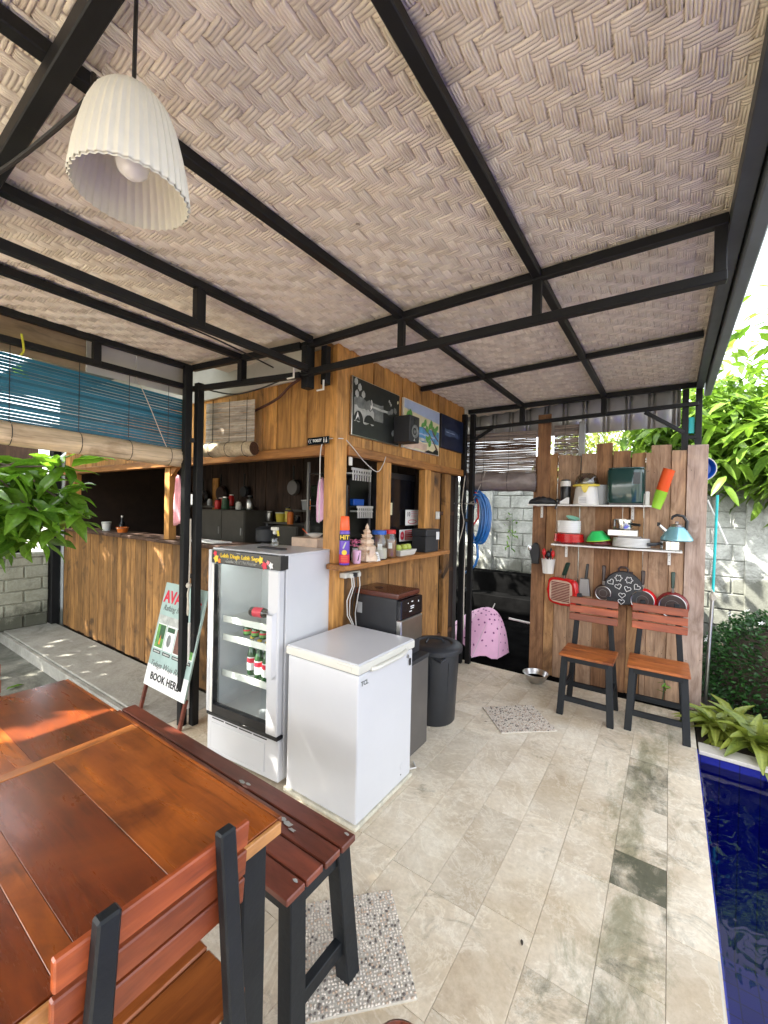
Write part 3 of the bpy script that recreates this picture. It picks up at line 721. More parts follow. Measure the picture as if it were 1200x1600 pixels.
mat_root = B().box(-2.85, .13, -2.5, 4.44, 0, .004).build('ceiling_mat', 'weave_x', cn)
mat_root.location = (1.2, -1.6, 0)
me = mat_root.data
for v in me.vertices: v.co.z += zc(v.co.x)+.082
def strip(axis, c, a0, a1, idx, p=.0335, first=None):
    # a strip of the 2/2 twill; dips under its crossings; seen from below
    n0 = int(math.floor(a0/p)); n1 = int(math.floor(a1/p))
    cells = np.arange(n0, n1)
    fr = np.array([.06, .30, .70, .94])
    u = (cells[:, None]+fr[None, :]).ravel()*p
    jj = np.repeat(cells, 4)
    up = ((jj-idx) % 4 < 2) if axis == 'Y' else ~((idx-jj) % 4 < 2)
    prev_ = np.roll(up, 1); next_ = np.roll(up, -1)
    base = np.where(up, -.0034, .0040)
    edge = (np.tile(np.array([1, 0, 0, 1]), len(cells)) == 1) & (up) & ((prev_ != up) | (next_ != up))
    base = np.where(edge, -.0005, base)
    if axis == 'Y':                                   # four round reeds side by side
        t = []; prof = []
        for q in range(4):
            c0 = -1+.25+.5*q; h = R(-.0007, .0007)
            t += [c0-.25, c0-.17, c0, c0+.17]; prof += [.0045, -.0034+h, -.0052+h, -.0034+h]
        t = np.array(t+[1.0]); prof = np.array(prof+[.0045]); wd = .0158
    else:                                              # three flat split peels
        t = []; prof = []
        for q in range(3):
            c0 = -1+1/3+2/3*q; h = R(-.0008, .0008)
            t += [c0-1/3, c0-.27, c0+.27+R(-.05, .02)]; prof += [.0030, -.0014+h, -.0018+h]
        t = np.array(t+[1.0]); prof = np.array(prof+[.0030]); wd = .0161
    m = len(t)
    ph = R(0, 100)
    wob = .0018*np.sin(u*9+ph)+.0010*np.sin(u*31+ph*2)
    wj = wd*(1+np.random.uniform(-.08, .05, len(cells)).repeat(4))
    off = wob[:, None]+t[None, :]*wj[:, None]
    z = base[:, None]+prof[None, :]+np.random.uniform(-.0006, .0006, (len(u), 1))
    A = np.repeat(u[:, None], m, 1)
    if axis == 'Y': X, Y = c+off, A
    else: X, Y = A, c+off
    Z = 2.608+.039*X+.050+z-.010*np.sin(X*4.4+1)*np.sin(Y*2.1)
    V = np.stack([X, Y, Z], -1).reshape(-1, 3)
    nu = len(u); i = np.arange(nu-1)[:, None]*m+np.arange(m-1)[None, :]
    i = i.ravel(); F = np.stack([i, i+1, i+m+1, i+m], -1)
    o = np_mesh('bamboo_strip', V, F, 'weave_y' if axis == 'Y' else 'weave_x', mat_root, axis == 'Y')
P = .0335
for i in range(int(-2.86/P), int(.16/P)+1):
    x = (i+.5)*P
    strip('Y', x, -.45, 4.30 if x > -1.74 else 1.76+.19*(x+1.9), i)
for j in range(int(-.45/P), int(4.36/P)):
    y = (j+.5)*P
    strip('X', y, -2.88 if y < 1.70 else -1.745, .17, j)

# ------------------------------------------------------------------ fence of raw boards
fn = thing('board_fence', 'short fence of uneven upright raw boards behind the two chairs', 'fence', (-.45, 4.25, 0))
FX = [(-1.115, -1.0, 2.10, 'fence_wood'), (-.99, -.905, 2.11, 'fence_wood'), (-.898, -.785, 2.10, 'fence_wood'), (-.778, -.70, 2.09, 'fence_wood'), (-.692, -.57, 2.10, 'fence_wood'), (-.562, -.438, 2.185, 'fence_wood'),
      (-.43, -.30, 2.11, 'fence_wood'), (-.292, -.19, 2.08, 'fence_wood'), (-.183, -.148, 2.08, 'fence_wood'), (-.142, -.012, 2.145, 'fence_wood'), (.006, .105, 2.09, 'fence_wood'), (.11, .245, 2.125, 'fence_wood')]
for k, (a, b, h, m) in enumerate(FX):
    if k not in (3, 7) and k < 11: b = FX[k+1][0]-.004
    m = ('fence_dark', 'fence_wood', 'fence_wood', 'fence_amber')[(k*7+k//3) % 4] if k < 11 else 'fence_grey'
    s = R(-.006, .006)
    y = 4.22+(.012 if k % 2 else 0)+R(-.003, .003)
    if k == 11: y = 4.205
    B().hexa([(a-.010, y, -.03), (b-.009, y, -.03), (b-.009, y+.022, -.03), (a-.010, y+.022, -.03)],
             [(a+s, y, h), (b+s, y, h-R(-.012, .012)), (b+s, y+.022, h), (a+s, y+.022, h)], .002).build('fence_board', m, fn, True)
for k in range(11):
    if k not in (3, 7, 1): B().box(FX[k][1]-.02, FX[k][1]+.03, 4.256, 4.268, -.02, min(FX[k][2], FX[k+1][2])-.03).build('added_batten', 'fence_dark', fn, True)  # dark strips added behind the seams to stop light showing through
B().box(-1.085, -.965, 4.20, 4.222, 1.66, 2.50, .003).build('tall_post_board', 'fence_dark', fn, True, label='taller darker board reaching the canopy beam')
b = B()
for k, (a, b_, h, m) in enumerate(FX):
    for z in (.37, 1.92):
        for x in (a+.02, (b_-.02)): b.lathe([(.0035, 0), (.003, -.0012)], (x+R(-.004, .004), 4.2035 if k == 11 else 4.2165, z+R(-.012, .012)), 6, 'Y')
b.build('nail_heads', 'bark', fn, True)['kind'] = 'stuff'
for z in (.35, 1.9): B().box(-1.1, .24, 4.26, 4.30, z, z+.05).build('fence_rail', 'fence_wood', fn, True)

# corrugated sheet and blinds at the back
def corrugated(x0, x1, y, z0, z1):
    t = thing('corrugated_sheet', 'grey corrugated metal sheet hung behind the rear canopy beam', 'sheet', ((x0+x1)/2, y, z0))
    xs = []; n = 11; w_ = (x1-x0)/n
    for k in range(n):
        a = x0+k*w_; xs += [(a, 0), (a+w_*.62, 0), (a+w_*.66, .014), (a+w_*.72, .014), (a+w_*.76, 0), (a+w_*.82, .0), (a+w_*.85, .014), (a+w_*.92, .014), (a+w_*.96, 0)]
    V = []; F = []
    for (x, d) in xs: V += [(x-t.location.x, d*2.0, 0), (x-t.location.x, d*2.0, z1-z0)]
    for k in range(len(xs)-1): F.append((2*k, 2*k+2, 2*k+3, 2*k+1))
    o = np_mesh('metal_sheet', V, F, 'zinc', t); so_ = o.modifiers.new('s', 'SOLIDIFY'); so_.thickness = .002
corrugated(-1.95, .06, 4.46, 2.33, 2.70)

def blind(name, label, p0, p1, z1, z0, mat, n, sl, roll, roll_mat, strings, mat2=None, wig=.002, droop=0, cat='blind'):
    p0 = Vector((*p0, 0)); p1 = Vector((*p1, 0)); d = (p1-p0); L = d.length; d.normalize()
    t = thing(name, label, cat, (p0.x, p0.y, z0))
    nn = Vector((-d.y, d.x, 0))
    dz = (z1-z0)/n
    for k in range(n):
        z = z1-(k+.5)*dz
        pts = [p0+d*(L*q)+Vector((0, 0, z+R(-wig, wig)-droop*q))+nn*R(-wig, wig) for q in (0, .25, .5, .75, 1)]
        b = B(); h = sl*dz*R(.85, 1.1)
        vs = []
        for p in pts:
            vs.append([b.bm.verts.new(p+nn*a+Vector((0, 0, c))) for a, c in ((-.0012, -h/2), (.0012, -h/2), (.0012, h/2), (-.0012, h/2))])
        for a, c in zip(vs, vs[1:]):
            for q in range(4): b.bm.faces.new((a[q], a[(q+1) % 4], c[(q+1) % 4], c[q]))
        b.bm.faces.new(vs[0]); b.bm.faces.new(vs[-1][::-1])
        b.build('slat', mat if not mat2 or R(0, 1) > .25 else mat2, t, True)
    for q in strings:
        a = p0+d*(L*q)-nn*.003
        B().tube([a+Vector((0, 0, z0-.02)), a+nn*.0+Vector((0, 0, (z0+z1)/2)), a+Vector((0, 0, z1+.02))], .0018, 5).build('cord', 'cable', t, True)
    if roll:
        c0 = p0+Vector((0, 0, z0-roll*.9)); c1 = p1+Vector((0, 0, z0-roll*.9-droop))
        V = []; F = []; seg = 30; m = 26
        for i in range(m+1):
            c = c0.lerp(c1, i/m); ph = i*.05
            for k in range(seg):
                a = 2*PI*k/seg+ph*.2; rad = roll*(1+.05*math.sin(i*.7+k)+(.045 if k % 2 else -.03))
                p = c+nn*(rad*math.cos(a))+Vector((0, 0, rad*math.sin(a)*1.0)); V.append(tuple(p-t.location))
        for i in range(m):
            for k in range(seg): F.append((i*seg+k, i*seg+(k+1) % seg, (i+1)*seg+(k+1) % seg, (i+1)*seg+k))
        for i in (0, m):
            o = len(V); c = (c0, c1)[i > 0]; V.append(tuple(c-t.location))
            for k in range(0, seg, 1): F.append((o, i*seg+k, i*seg+(k+1) % seg, o))
        ro = np_mesh('rolled_end', V, [f_ for f_ in F if len(set(f_)) == 4], roll_mat, t)
        # spiral ends
        b = B()
        for c, s in ((c0, -1), (c1, 1)):
            pts = [c+d*(s*.004)+nn*(roll*q/26*math.cos(q*.75))+Vector((0, 0, roll*q/26*math.sin(q*.75))) for q in range(2, 26)]
            b.tube(pts, .003, 5)
            b.lathe([(roll*.93, -.002), (roll*.93, .002)], (0, 0, 0), 24, mat=(Matrix.Translation(c) @ d.to_track_quat('Z', 'Y').to_matrix().to_4x4()))
        b.build('roll_end', 'dark_wood' if roll_mat == 'bamboo_wood' else roll_mat, t, True)
        for q in strings:
            c = c0.lerp(c1, q)
            B().tube([c+nn*(roll*1.08*math.cos(a))+Vector((0, 0, roll*1.08*math.sin(a))) for a in np.linspace(0, 2*PI, 14)[:-1]], .002, 4, True).build('roll_tie', 'cable', t, True)
    return t
blind('blue_blind', 'blue stained bamboo blind half rolled up under the eave beam by the tree', (-2.855, -.3), (-2.855, 1.635), 2.345, 1.985, 'bamboo_blue', 20, .90, .060, 'bamboo_wood', (.1, .35, .5, .66, .8, .93), None, .0012, .055)
blind('white_blind', 'small pale bamboo blind with rolled bottom beside the kitchen boards', (-2.85, 1.78), (-2.42, 1.88), 2.30, 2.0, 'bamboo_woodX', 24, .93, .05, 'bamboo_wood', (.15, .5, .85), None, .0012)
blind('rear_blind', 'wide grey bamboo blind with plastic wrapped roll hanging by the hose', (-1.80, 4.04), (-1.09, 4.17), 2.345, 1.93, 'bamboo_grey', 40, .985, .092, 'roll_plastic', (.3, .64), 'dark_wood', .0018)
blind('narrow_blind', 'narrow grey bamboo blind between the tall board and the grey pole', (-.955, 4.30), (-.74, 4.33), 2.40, 2.0, 'bamboo_grey', 38, .97, 0, None, (.45,), None, .0016)
tag(B().box(-.735, -.68, 4.30, 4.34, 1.6, 2.42, .004).build('grey_pole', 'grey_plastic'), 'flat grey pole behind the fence beside the narrow blind', 'pole')
# ------------------------------------------------------------------ chairs, table, bench
def make_chair(label):
    t = thing('slat_back_chair', label, 'chair', (0, 0, 0), 0, 'slat back chairs with black frames')
    for s in (-1, 1):
        fx, fy, tx, ty = s*.172, -.165, s*.150, -.135
        B().hexa([(fx-.023, fy-.016, 0), (fx+.023, fy-.016, 0), (fx+.023, fy+.016, 0), (fx-.023, fy+.016, 0)],
                 [(tx-.023, ty-.016, .452), (tx+.023, ty-.016, .452), (tx+.023, ty+.016, .452), (tx-.023, ty+.016, .452)], .003).build('leg', 'frame_black', t)
        fx, fy, tx, ty = s*.170, .165, s*.108, .158
        B().hexa([(fx-.021, fy-.016, 0), (fx+.021, fy-.016, 0), (fx+.021, fy+.016, 0), (fx-.021, fy+.016, 0)],
                 [(tx-.018, ty-.013, .888), (tx+.018, ty-.013, .888), (tx+.018, ty+.013, .888), (tx-.018, ty+.013, .888)], .004).build('leg', 'frame_black', t)
        B().beam((s*.165, -.15, .20), (s*.158, .155, .20), .022, .035, .002).build('stretcher', 'frame_black', t)
    B().beam((-.145, -.145, .43), (.145, -.145, .43), .022, .04, .002).build('apron', 'frame_black', t)
    B().beam((-.13, .15, .43), (.13, .15, .43), .022, .04, .002).build('apron', 'frame_black', t)
    B().beam((-.16, -.158, .13), (.16, -.158, .13), .022, .04, .002).build('stretcher', 'frame_black', t)
    B().beam((-.15, .16, .13), (.15, .16, .13), .022, .04, .002).build('stretcher', 'frame_black', t)
    B().box(-.185, .185, -.19, -.012, .454, .474, .004).build('seat_board', 'seat_wood', t)
    B().box(-.185, .185, -.008, .135, .454, .473, .004).build('seat_board', 'seat_wood', t)
    for k, z in enumerate((.70, .765, .832)):
        y = .118+.006*k
        B().hexa([(-.175, y, z-.028), (.175, y, z-.028), (.175, y+.016, z-.028), (-.175, y+.016, z-.028)],
                 [(-.176, y+.004, z+.028), (.176, y+.004, z+.028), (.176, y+.020, z+.028), (-.176, y+.020, z+.028)], .003).build('back_slat', 'slat_redX', t)
    return t
ch = make_chair('slat back chair at the fence below the heart mould pan, nearer the steel bowl')
ch.location = (-.495, 3.575, 0); ch.rotation_euler = (0, 0, -.01)
dup(ch, (-.05, 3.625, 0), .015, 'slat back chair at the right end of the fence beside the rosette plant')
dup(ch, (-.893, .41, 0), -PI/2, 'slat back chair pushed against the near end of the wooden table')
dup(ch, (-2.175, .355, 0), PI/2+.03, 'slat back chair at the far end of the wooden table, barely in view')

tb = thing('dining_table', 'varnished dining table of orange boards with dark brown panels', 'table', (-1.5, .3, 0))
TOPS = [(-1.525, -.80, .4705, .715, 'table_light'), (-1.525, -.80, .300, .4695, 'table_dark'), (-1.525, -.80, .2575, .2995, 'table_light'), (-1.525, -.80, .06, .257, 'table_dark'),
        (-1.525, -.80, -.14, .0595, 'table_light'), (-2.20, -1.5695, .435, .715, 'table_dark'), (-2.20, -1.5695, .395, .4345, 'table_light'), (-2.20, -1.5695, .20, .3945, 'table_light'),
        (-2.20, -1.5695, .02, .1995, 'table_dark'), (-2.20, -1.5695, -.14, .0195, 'table_light')]
for (a, b, c_, d, m) in TOPS: B().box(a, b, c_, d, .737, .7600+R(-.0003, .0003), .0008).build('top_board', m, tb, True)
B().box(-1.569, -1.528, -.14, .715, .737, .7605, .0018).build('top_board', 'seat_woodY', tb, True)
B().box(-.797, -.785, -.14, .715, .730, .7590, .002).build('edge_strip', 'table_edge', tb, True)
B().box(-2.20, -.80, .718, .730, .730, .7590, .002).build('edge_strip', 'table_light', tb, True)
for x in (-.86, -2.12):
    for y in (-.08, .665): B().box(x-.04, x+.04, y-.035, y+.035, 0, .735, .004).build('leg', 'frame_black', tb, True)
for y in (-.09, .675): B().box(-2.08, -.90, y-.015, y+.015, .64, .735, .003).build('apron', 'frame_black', tb, True)
for x in (-.87, -2.11): B().box(x-.015, x+.015, -.05, .64, .64, .735, .003).build('apron', 'frame_black', tb, True)

bn = thing('slat_bench', 'wine red slatted bench with chipped paint and black legs beside the table', 'bench', (-1.6, .95, 0))
ys = [.792, .868, .944, 1.018, 1.092]
for k in range(4):
    B().box(-2.36+R(-.004, .004), -.842+R(-.006, .006), ys[k]+.003, ys[k+1]-.003, .442, .464+R(-.001, .001), .003).build('seat_slat', 'bench_wood', bn, True)
for x in (-.875, -2.29):
    s = 1
    for (fy, ty) in ((.825, .845), (1.075, 1.045)):
        B().hexa([(x-.02+.02*(x > -1), fy-.03, 0), (x+.035+.02*(x > -1), fy-.03, 0), (x+.035+.02*(x > -1), fy+.03, 0), (x-.02+.02*(x > -1), fy+.03, 0)],
                 [(x-.03, ty-.03, .44), (x+.025, ty-.03, .44), (x+.025, ty+.03, .44), (x-.03, ty+.03, .44)], .003).build('leg', 'frame_black', bn, True)
    B().beam((x, .84, .415), (x, 1.05, .415), .03, .05, .002).build('end_rail', 'frame_black', bn, True)
    B().beam((x+.015, .84, .12), (x+.015, 1.06, .12), .03, .045, .002).build('end_rail', 'frame_black', bn, True)
for y in (.83, 1.06): B().box(-2.27, -.90, y-.012, y+.012, .39, .44, .002).build('side_rail', 'frame_black', bn, True)
b = B()
for (x, y, s) in ((-1.05, .985, 1), (-1.085, .99, .8), (-1.02, .975, .7), (-1.36, 1.03, .7), (-1.33, 1.035, .6), (-.86, 1.07, .5), (-.87, .85, .45)):
    n = 9; b.poly([(x+.022*s*math.cos(2*PI*k/n)*R(.6, 1.3), y+.010*s*math.sin(2*PI*k/n)*R(.6, 1.3), .4658+.0002*n) for k in range(n)])
b.build('paint_chip', 'lgrey_print', bn, True)
st = thing('round_stool', 'round red brown stool top with pale rim at the very bottom of the picture', 'stool', (-.405, .735, 0))
B().lathe([(.0, .375), (.085, .378), (.10, .37), (.102, .352), (.09, .345), (0, .345)], (0, 0, 0), 32).build('seat', 'slat_red', st, smooth=True)
B().lathe([(.1025, .350), (.108, .354), (.108, .366), (.1025, .371)], (0, 0, 0), 32, cap=False).build('rim', 'sand_print', st, smooth=True)
for k in range(3):
    a = k*2.09+.4
    B().beam((.06*math.cos(a), .06*math.sin(a), .35), (.10*math.cos(a), .10*math.sin(a), 0), .022, .022, .002).build('leg', 'frame_black', st)
st.location = (-.447, .748, 0); st.scale = (.62, .62, 1.06)

# ------------------------------------------------------------------ pendant lamp, cables
lp = thing('pendant_lamp', 'white ribbed pendant lamp shade with a bare bulb hanging from the canopy', 'lamp', (-.905, .395, 2.17))
prof = [(.1045, 0), (.1050, .004), (.099, .05), (.090, .095), (.080, .135), (.067, .168), (.048, .192), (.026, .204), (.020, .206)]
full = prof+[(r-.003, z-.003) for r, z in prof[::-1]]
B().lathe(full, (0, 0, 0), 200, flute=.018, nf=40, cap=False).build('shade', 'shade_white', lp, smooth=True)
B().lathe([(0, .055), (.014, .058), (.026, .068), (.031, .085), (.028, .103), (.018, .122), (.015, .135)], (0, 0, 0), 24, cap=False).build('bulb', 'bulb', lp, smooth=True).location = (0, 0, -.022)
B().lathe([(.016, .134), (.019, .136), (.019, .19), (.010, .215), (.006, .22)], (0, 0, 0), 16).build('socket', 'white_plastic', lp, smooth=True)
B().tube([(0, 0, .215), (.002, 0, .3), (0, .002, .40)], .0042, 8).build('cord', 'cable', lp, smooth=True)
def cable(name, label, pts, r, mat, cat='cable', n=24, sag=0):
    pts = [Vector(p) for p in pts]; out = []
    for i in range(len(pts)-1):
        p0 = pts[max(i-1, 0)]; p1 = pts[i]; p2 = pts[i+1]; p3 = pts[min(i+2, len(pts)-1)]
        for k in range(6):
            q = k/6
            out.append(.5*((2*p1)+(p2-p0)*q+(2*p0-5*p1+4*p2-p3)*q*q+(3*p1-p0-3*p2+p3)*q**3))
    out.append(pts[-1])
    o = B().tube(out, r, 7).build(name, mat, None, smooth=True)
    return tag(o, label, cat)
cable('sagging_cable', 'thin black cable running under the left rafters past a white tie', [(-1.99, .2, 2.49), (-1.95, .55, 2.42), (-1.90, 1.08, 2.39), (-1.97, 1.35, 2.41), (-2.02, 1.70, 2.40)], .0045, 'cable')
cable('slack_wire', 'black wire strung beside the thick corner beam near the lamp', [(-1.72, .27, 2.44), (-1.5, .33, 2.44), (-1.18, .40, 2.50), (-1.14, .41, 2.56)], .006, 'cable')
cable('vine_cable', 'thick brown cable drooping across the upper kitchen boards', [(-2.92, 1.95, 2.23), (-2.7, 1.95, 2.215), (-2.5, 1.94, 2.24), (-2.25, 1.93, 2.29), (-2.1, 1.92, 2.36), (-1.92, 1.90, 2.40)], .009, 'brown_cable')
cable('corner_wire', 'black wire drooping below the left truss chord in front of the white fascia', [(-2.70, 1.68, 2.36), (-2.5, 1.75, 2.315), (-2.3, 1.78, 2.32), (-2.1, 1.80, 2.35), (-1.98, 1.82, 2.39)], .005, 'cable')
cable('corner_flex', 'pale flex hanging down the kitchen corner post from under the lintel', [(-1.72, 2.02, 1.99), (-1.80, 1.965, 1.985), (-1.845, 1.95, 1.93), (-1.85, 1.95, 1.7), (-1.85, 1.95, 1.45)], .0035, 'white_cable')
cable('window_flex', 'pale flex looping from the corner post across the first serving window', [(-1.72, 2.05, 1.985), (-1.715, 2.12, 1.94), (-1.71, 2.24, 1.86), (-1.71, 2.38, 1.81), (-1.715, 2.46, 1.87), (-1.72, 2.50, 1.93)], .003, 'white_cable')
cable('yellow_tie', 'yellow cord tying the blue blind to the eave beam', [(-2.80, .70, 2.42), (-2.80, .71, 2.34), (-2.81, .70, 2.31)], .005, 'yellow_rope', 'cord')
cable('pull_string', 'white pull strings crossing the end of the blue blind', [(-2.83, 1.28, 2.36), (-2.83, 1.36, 2.2), (-2.83, 1.45, 2.0), (-2.83, 1.52, 1.86)], .003, 'rope', 'string')
cable('post_rope', 'knotted pale rope hanging between the twin posts by the banner', [(-2.76, 1.62, 1.45), (-2.76, 1.62, 1.2), (-2.758, 1.615, .98), (-2.745, 1.60, .93), (-2.735, 1.60, .84), (-2.75, 1.605, .78), (-2.762, 1.61, .84), (-2.757, 1.612, .95)], .006, 'rope', 'rope')
tag(B().lathe([(0, -.02), (.014, -.014), (.019, 0), (.014, .016), (0, .022)], (-2.757, 1.612, .985), 10).build('rope_knot', 'rope', smooth=True), 'knot of pale rope between the twin posts above the banner', 'rope')
cable('door_rope', 'white rope hanging beside the rear posts near the door gap', [(-1.70, 3.88, 1.90), (-1.72, 3.86, 1.6), (-1.70, 3.87, 1.42), (-1.74, 3.84, 1.2)], .005, 'rope', 'rope')
cable('thin_cord', 'thin pale cord falling along the rear post beside the door', [(-1.69, 3.90, 1.2), (-1.695, 3.90, .8), (-1.69, 3.90, .35)], .006, 'rope', 'cord')
ls = thing('hose_hanger', 'short metal rod with string loops holding the blue hose', 'hanger', (-1.66, 3.93, 1.62))
B().tube([(-.16, -.06, 0), (.07, .02, 0)], .006, 8).build('rod', 'steel', ls)
B().tube([(.0, -.01, 0), (.03, .03, .06), (.09, .07, .22), (.12, .08, .32)], .003, 5).build('string', 'rope', ls)
B().tube([(.02, .0, .0), (.06, -.01, -.03), (.04, .0, .03), (-.0, 0, .0)], .003, 5).build('string', 'rope', ls)

# ------------------------------------------------------------------ drinks fridge
fr = thing('display_fridge', 'tall white drinks fridge with glass door and black header strip', 'fridge', (-2.35, 1.50, 0), math.radians(4.4))
W, D, H = .605, .45, 1.285
B().box(0, .022, .05, D, .02, H-.012, .003).box(W-.03, W, .05, D, .02, H-.012, .003).box(.022, W-.03, D-.03, D, .02, H-.012).box(.022, W-.03, .05, D-.03, .02, .27).box(.022, W-.03, .05, D-.03, 1.205, H-.012).build('body', 'white_enamel', fr)
B().box(-.002, W+.002, .03, D+.002, H-.012, H, .004).build('top_panel', 'white_enamel', fr)
B().box(.0, W, .012, .05, .02, .252, .006).build('base_panel', 'white_enamel', fr)
B().box(.04, .50, .008, .013, .05, .215, .004).build('base_cover', 'white_enamel', fr)
for k in range(4): B().box(.05+.12*k, .155+.12*k, .009, .0125, .236, .241).build('vent_slot', 'black_print', fr)
B().box(.004, W-.002, .0, .048, .255, .275, .003).build('hinge_strip', 'black_plastic', fr)
dr = B().box(.0, .030, 0, .045, .276, 1.275, .004).box(.51, .598, 0, .045, .276, 1.195, .006).build('door_frame', 'white_enamel', fr)
B().box(.031, .049, .003, .04, .276, 1.19).build('trim', 'white_plastic', dr); B().box(.050, .055, .006, .04, .276, 1.19).build('gasket', 'black_plastic', dr)
B().box(.056, .509, .004, .04, .276, .325).build('sill', 'black_plastic', dr)
B().poly([(.512, -.0005, .62), (.53, -.022, .60), (.53, -.022, .95), (.512, -.0005, .97)]).poly([(.53, -.022, .60), (.57, -.022, .60), (.57, -.022, .95), (.53, -.022, .95)]).poly([(.57, -.022, .60), (.585, -.0005, .62), (.585, -.0005, .97), (.57, -.022, .95)]).poly([(.512, -.0005, .62), (.585, -.0005, .62), (.57, -.022, .60), (.53, -.022, .60)]).build('handle', 'white_enamel', dr)
B().poly([(.056, .018, .326), (.509, .018, .326), (.509, .018, 1.19), (.056, .018, 1.19)]).build('glass_pane', 'glass', dr)
hd = B().box(.031, W, -.001, .046, 1.196, 1.28, .004).build('header', 'dark_gloss', fr)
B().box(.585, W+.001, .0, .06, 1.20, 1.28).build('header_end', 'black_plastic', fr)
text_part('Lebih Dingin Lebih Segar', .034, 'yellow_print', hd, frame((.285, -.0025, 1.247), (1, 0, 0), (0, 0, 1)), world=False, bold=.0008)
text_part('Cooler And The Fresher', .026, 'lgrey_print', hd, frame((.290, -.0025, 1.217), (1, 0, 0), (0, 0, 1)), world=False, shear=.4)
text_part('\u2014', .03, 'lgrey_print', hd, frame((.27, -.0025, 1.27), (1, 0, 0), (0, 0, 1)), world=False)
for (cx, cz, r, m) in ((.075, 1.225, .026, 'yellow_print'), (.066, 1.255, .018, 'red_print'), (.105, 1.213, .016, 'orange_print'), (.112, 1.250, .012, 'brown_print'),
                       (.455, 1.245, .022, 'yellow_print'), (.485, 1.216, .024, 'red_print'), (.512, 1.235, .014, 'pink_print'), (.535, 1.220, .020, 'white_print')):
    n = 10
    B().poly([(cx+r*(1 if k % 2 else .62)*math.cos(2*PI*k/n), -.0022-R(0, .0006), cz+1.15*r*(1 if k % 2 else .62)*math.sin(2*PI*k/n)) for k in range(n)]).build('fruit_print', m, hd)
B().box(.03, .50, .055, .42, .272, .28).build('inner_floor', 'white_enamel', fr)
B().box(.024, .045, .06, .42, .28, 1.20).box(.535, .56, .06, .42, .28, 1.20).box(.045, .535, .40, .419, .28, 1.20).build('inner_liner', 'white_enamel', fr)
lm = bpy.data.materials.new('fridge lamp'); lm.use_nodes = True
lm.node_tree.nodes['Principled BSDF'].inputs['Emission Color'].default_value = (.86, 1, .93, 1); lm.node_tree.nodes['Principled BSDF'].inputs['Emission Strength'].default_value = 1.6
B().box(.08, .50, .06, .075, 1.185, 1.20).build('lamp_strip', lm, fr)
def wire_shelf(z):
    b = B(); b.box(.05, .53, .075, .085, z-.022, z+.018, .002)
    o = b.build('shelf', 'white_plastic', fr)
    w_ = B()
    for k in range(24): w_.beam((.055+k*.0205, .085, z), (.055+k*.0205, .39, z), .0028, .0028)
    w_.build('wire_rack', 'ceramic', o)
for z in (.50, .725, .84): wire_shelf(z)
def bottle_mesh(name, label, glass, labm, h=.235, r=.029, grp='bottles standing in the drinks fridge'):
    t = thing(name, label, 'bottle', (0, 0, 0), 0, grp)
    B().lathe([(r*.9, 0), (r, .006), (r, h*.52), (r*.8, h*.62), (r*.42, h*.78), (r*.38, h*.95), (r*.45, h*.955), (r*.45, h*.98)], (0, 0, 0), 18).build('glass_body', glass, t, smooth=True)
    B().lathe([(r*1.02, h*.14), (r*1.02, h*.48)], (0, 0, 0), 18, cap=False).build('paper_label', labm, t, smooth=True)
    B().lathe([(r*1.03, h*.33), (r*1.03, h*.45)], (0, 0, 0), 18, cap=False).build('label_band', 'red_print', t, smooth=True)
    B().lathe([(r*.6, h*.66), (r*.44, h*.76)], (0, 0, 0), 14, cap=False).build('neck_label', 'white_print', t, smooth=True)
    B().lathe([(r*.5, h*.955), (r*.5, h), (0, h*1.01)], (0, 0, 0), 14).build('cap', 'yellow_print', t, smooth=True)
    return t
def fw(x, y, z): return tuple(fr.matrix_basis @ Vector((x, y, z)))
fr_m = Matrix.Translation((-2.35, 1.50, 0)) @ Matrix.Rotation(math.radians(4.4), 4, 'Z')
def fw(x, y, z): return tuple(fr_m @ Vector((x, y, z)))
bt = bottle_mesh('beer_bottle', 'green bottle with red and white label, first on the lower fridge shelf', 'bottle_glass', 'white_print')
bt.location = fw(.235, .15, .503)
for x, y, lb_ in ((.325, .125, 'green bottle second from the glass edge on the lower fridge shelf'), (.395, .12, 'green bottle third along the lower fridge shelf'), (.46, .12, 'green bottle last along the lower fridge shelf beside the door frame'), (.30, .22, 'green bottle in the back row behind the labelled ones'), (.42, .22, 'green bottle in the back row near the fridge wall')):
    dup(bt, fw(x, y, .503), R(-1, 1), lb_)
for k, (x, lb_) in enumerate(((.31, 'dark bottle lying on the upper fridge shelf with its neck outwards'), (.45, 'dark bottle lying on the upper fridge shelf near the door frame'))):
    t = bottle_mesh('soda_bottle', lb_, 'cola_glass', 'red_print', .21, .03, 'dark bottles lying in the fridge')
    t.location = fw(x-.10, .16+.03*k, .888); t.rotation_euler = (0, PI/2-.02, .15)
for x in (.2, .27, .34, .41, .47):
    t = bottle_mesh('small_bottle', ['pale green bottle leftmost on the middle fridge shelf', 'pale green bottle second on the middle fridge shelf', 'pale green bottle in the centre of the middle fridge shelf', 'pale green bottle fourth on the middle fridge shelf', 'pale green bottle at the end of the middle fridge shelf'][int(round((x-.2)/.068))], 'bottle_glass', 'green_print', .085, .024, 'small bottles on the middle fridge shelf')
    t.location = fw(x, .14, .743)

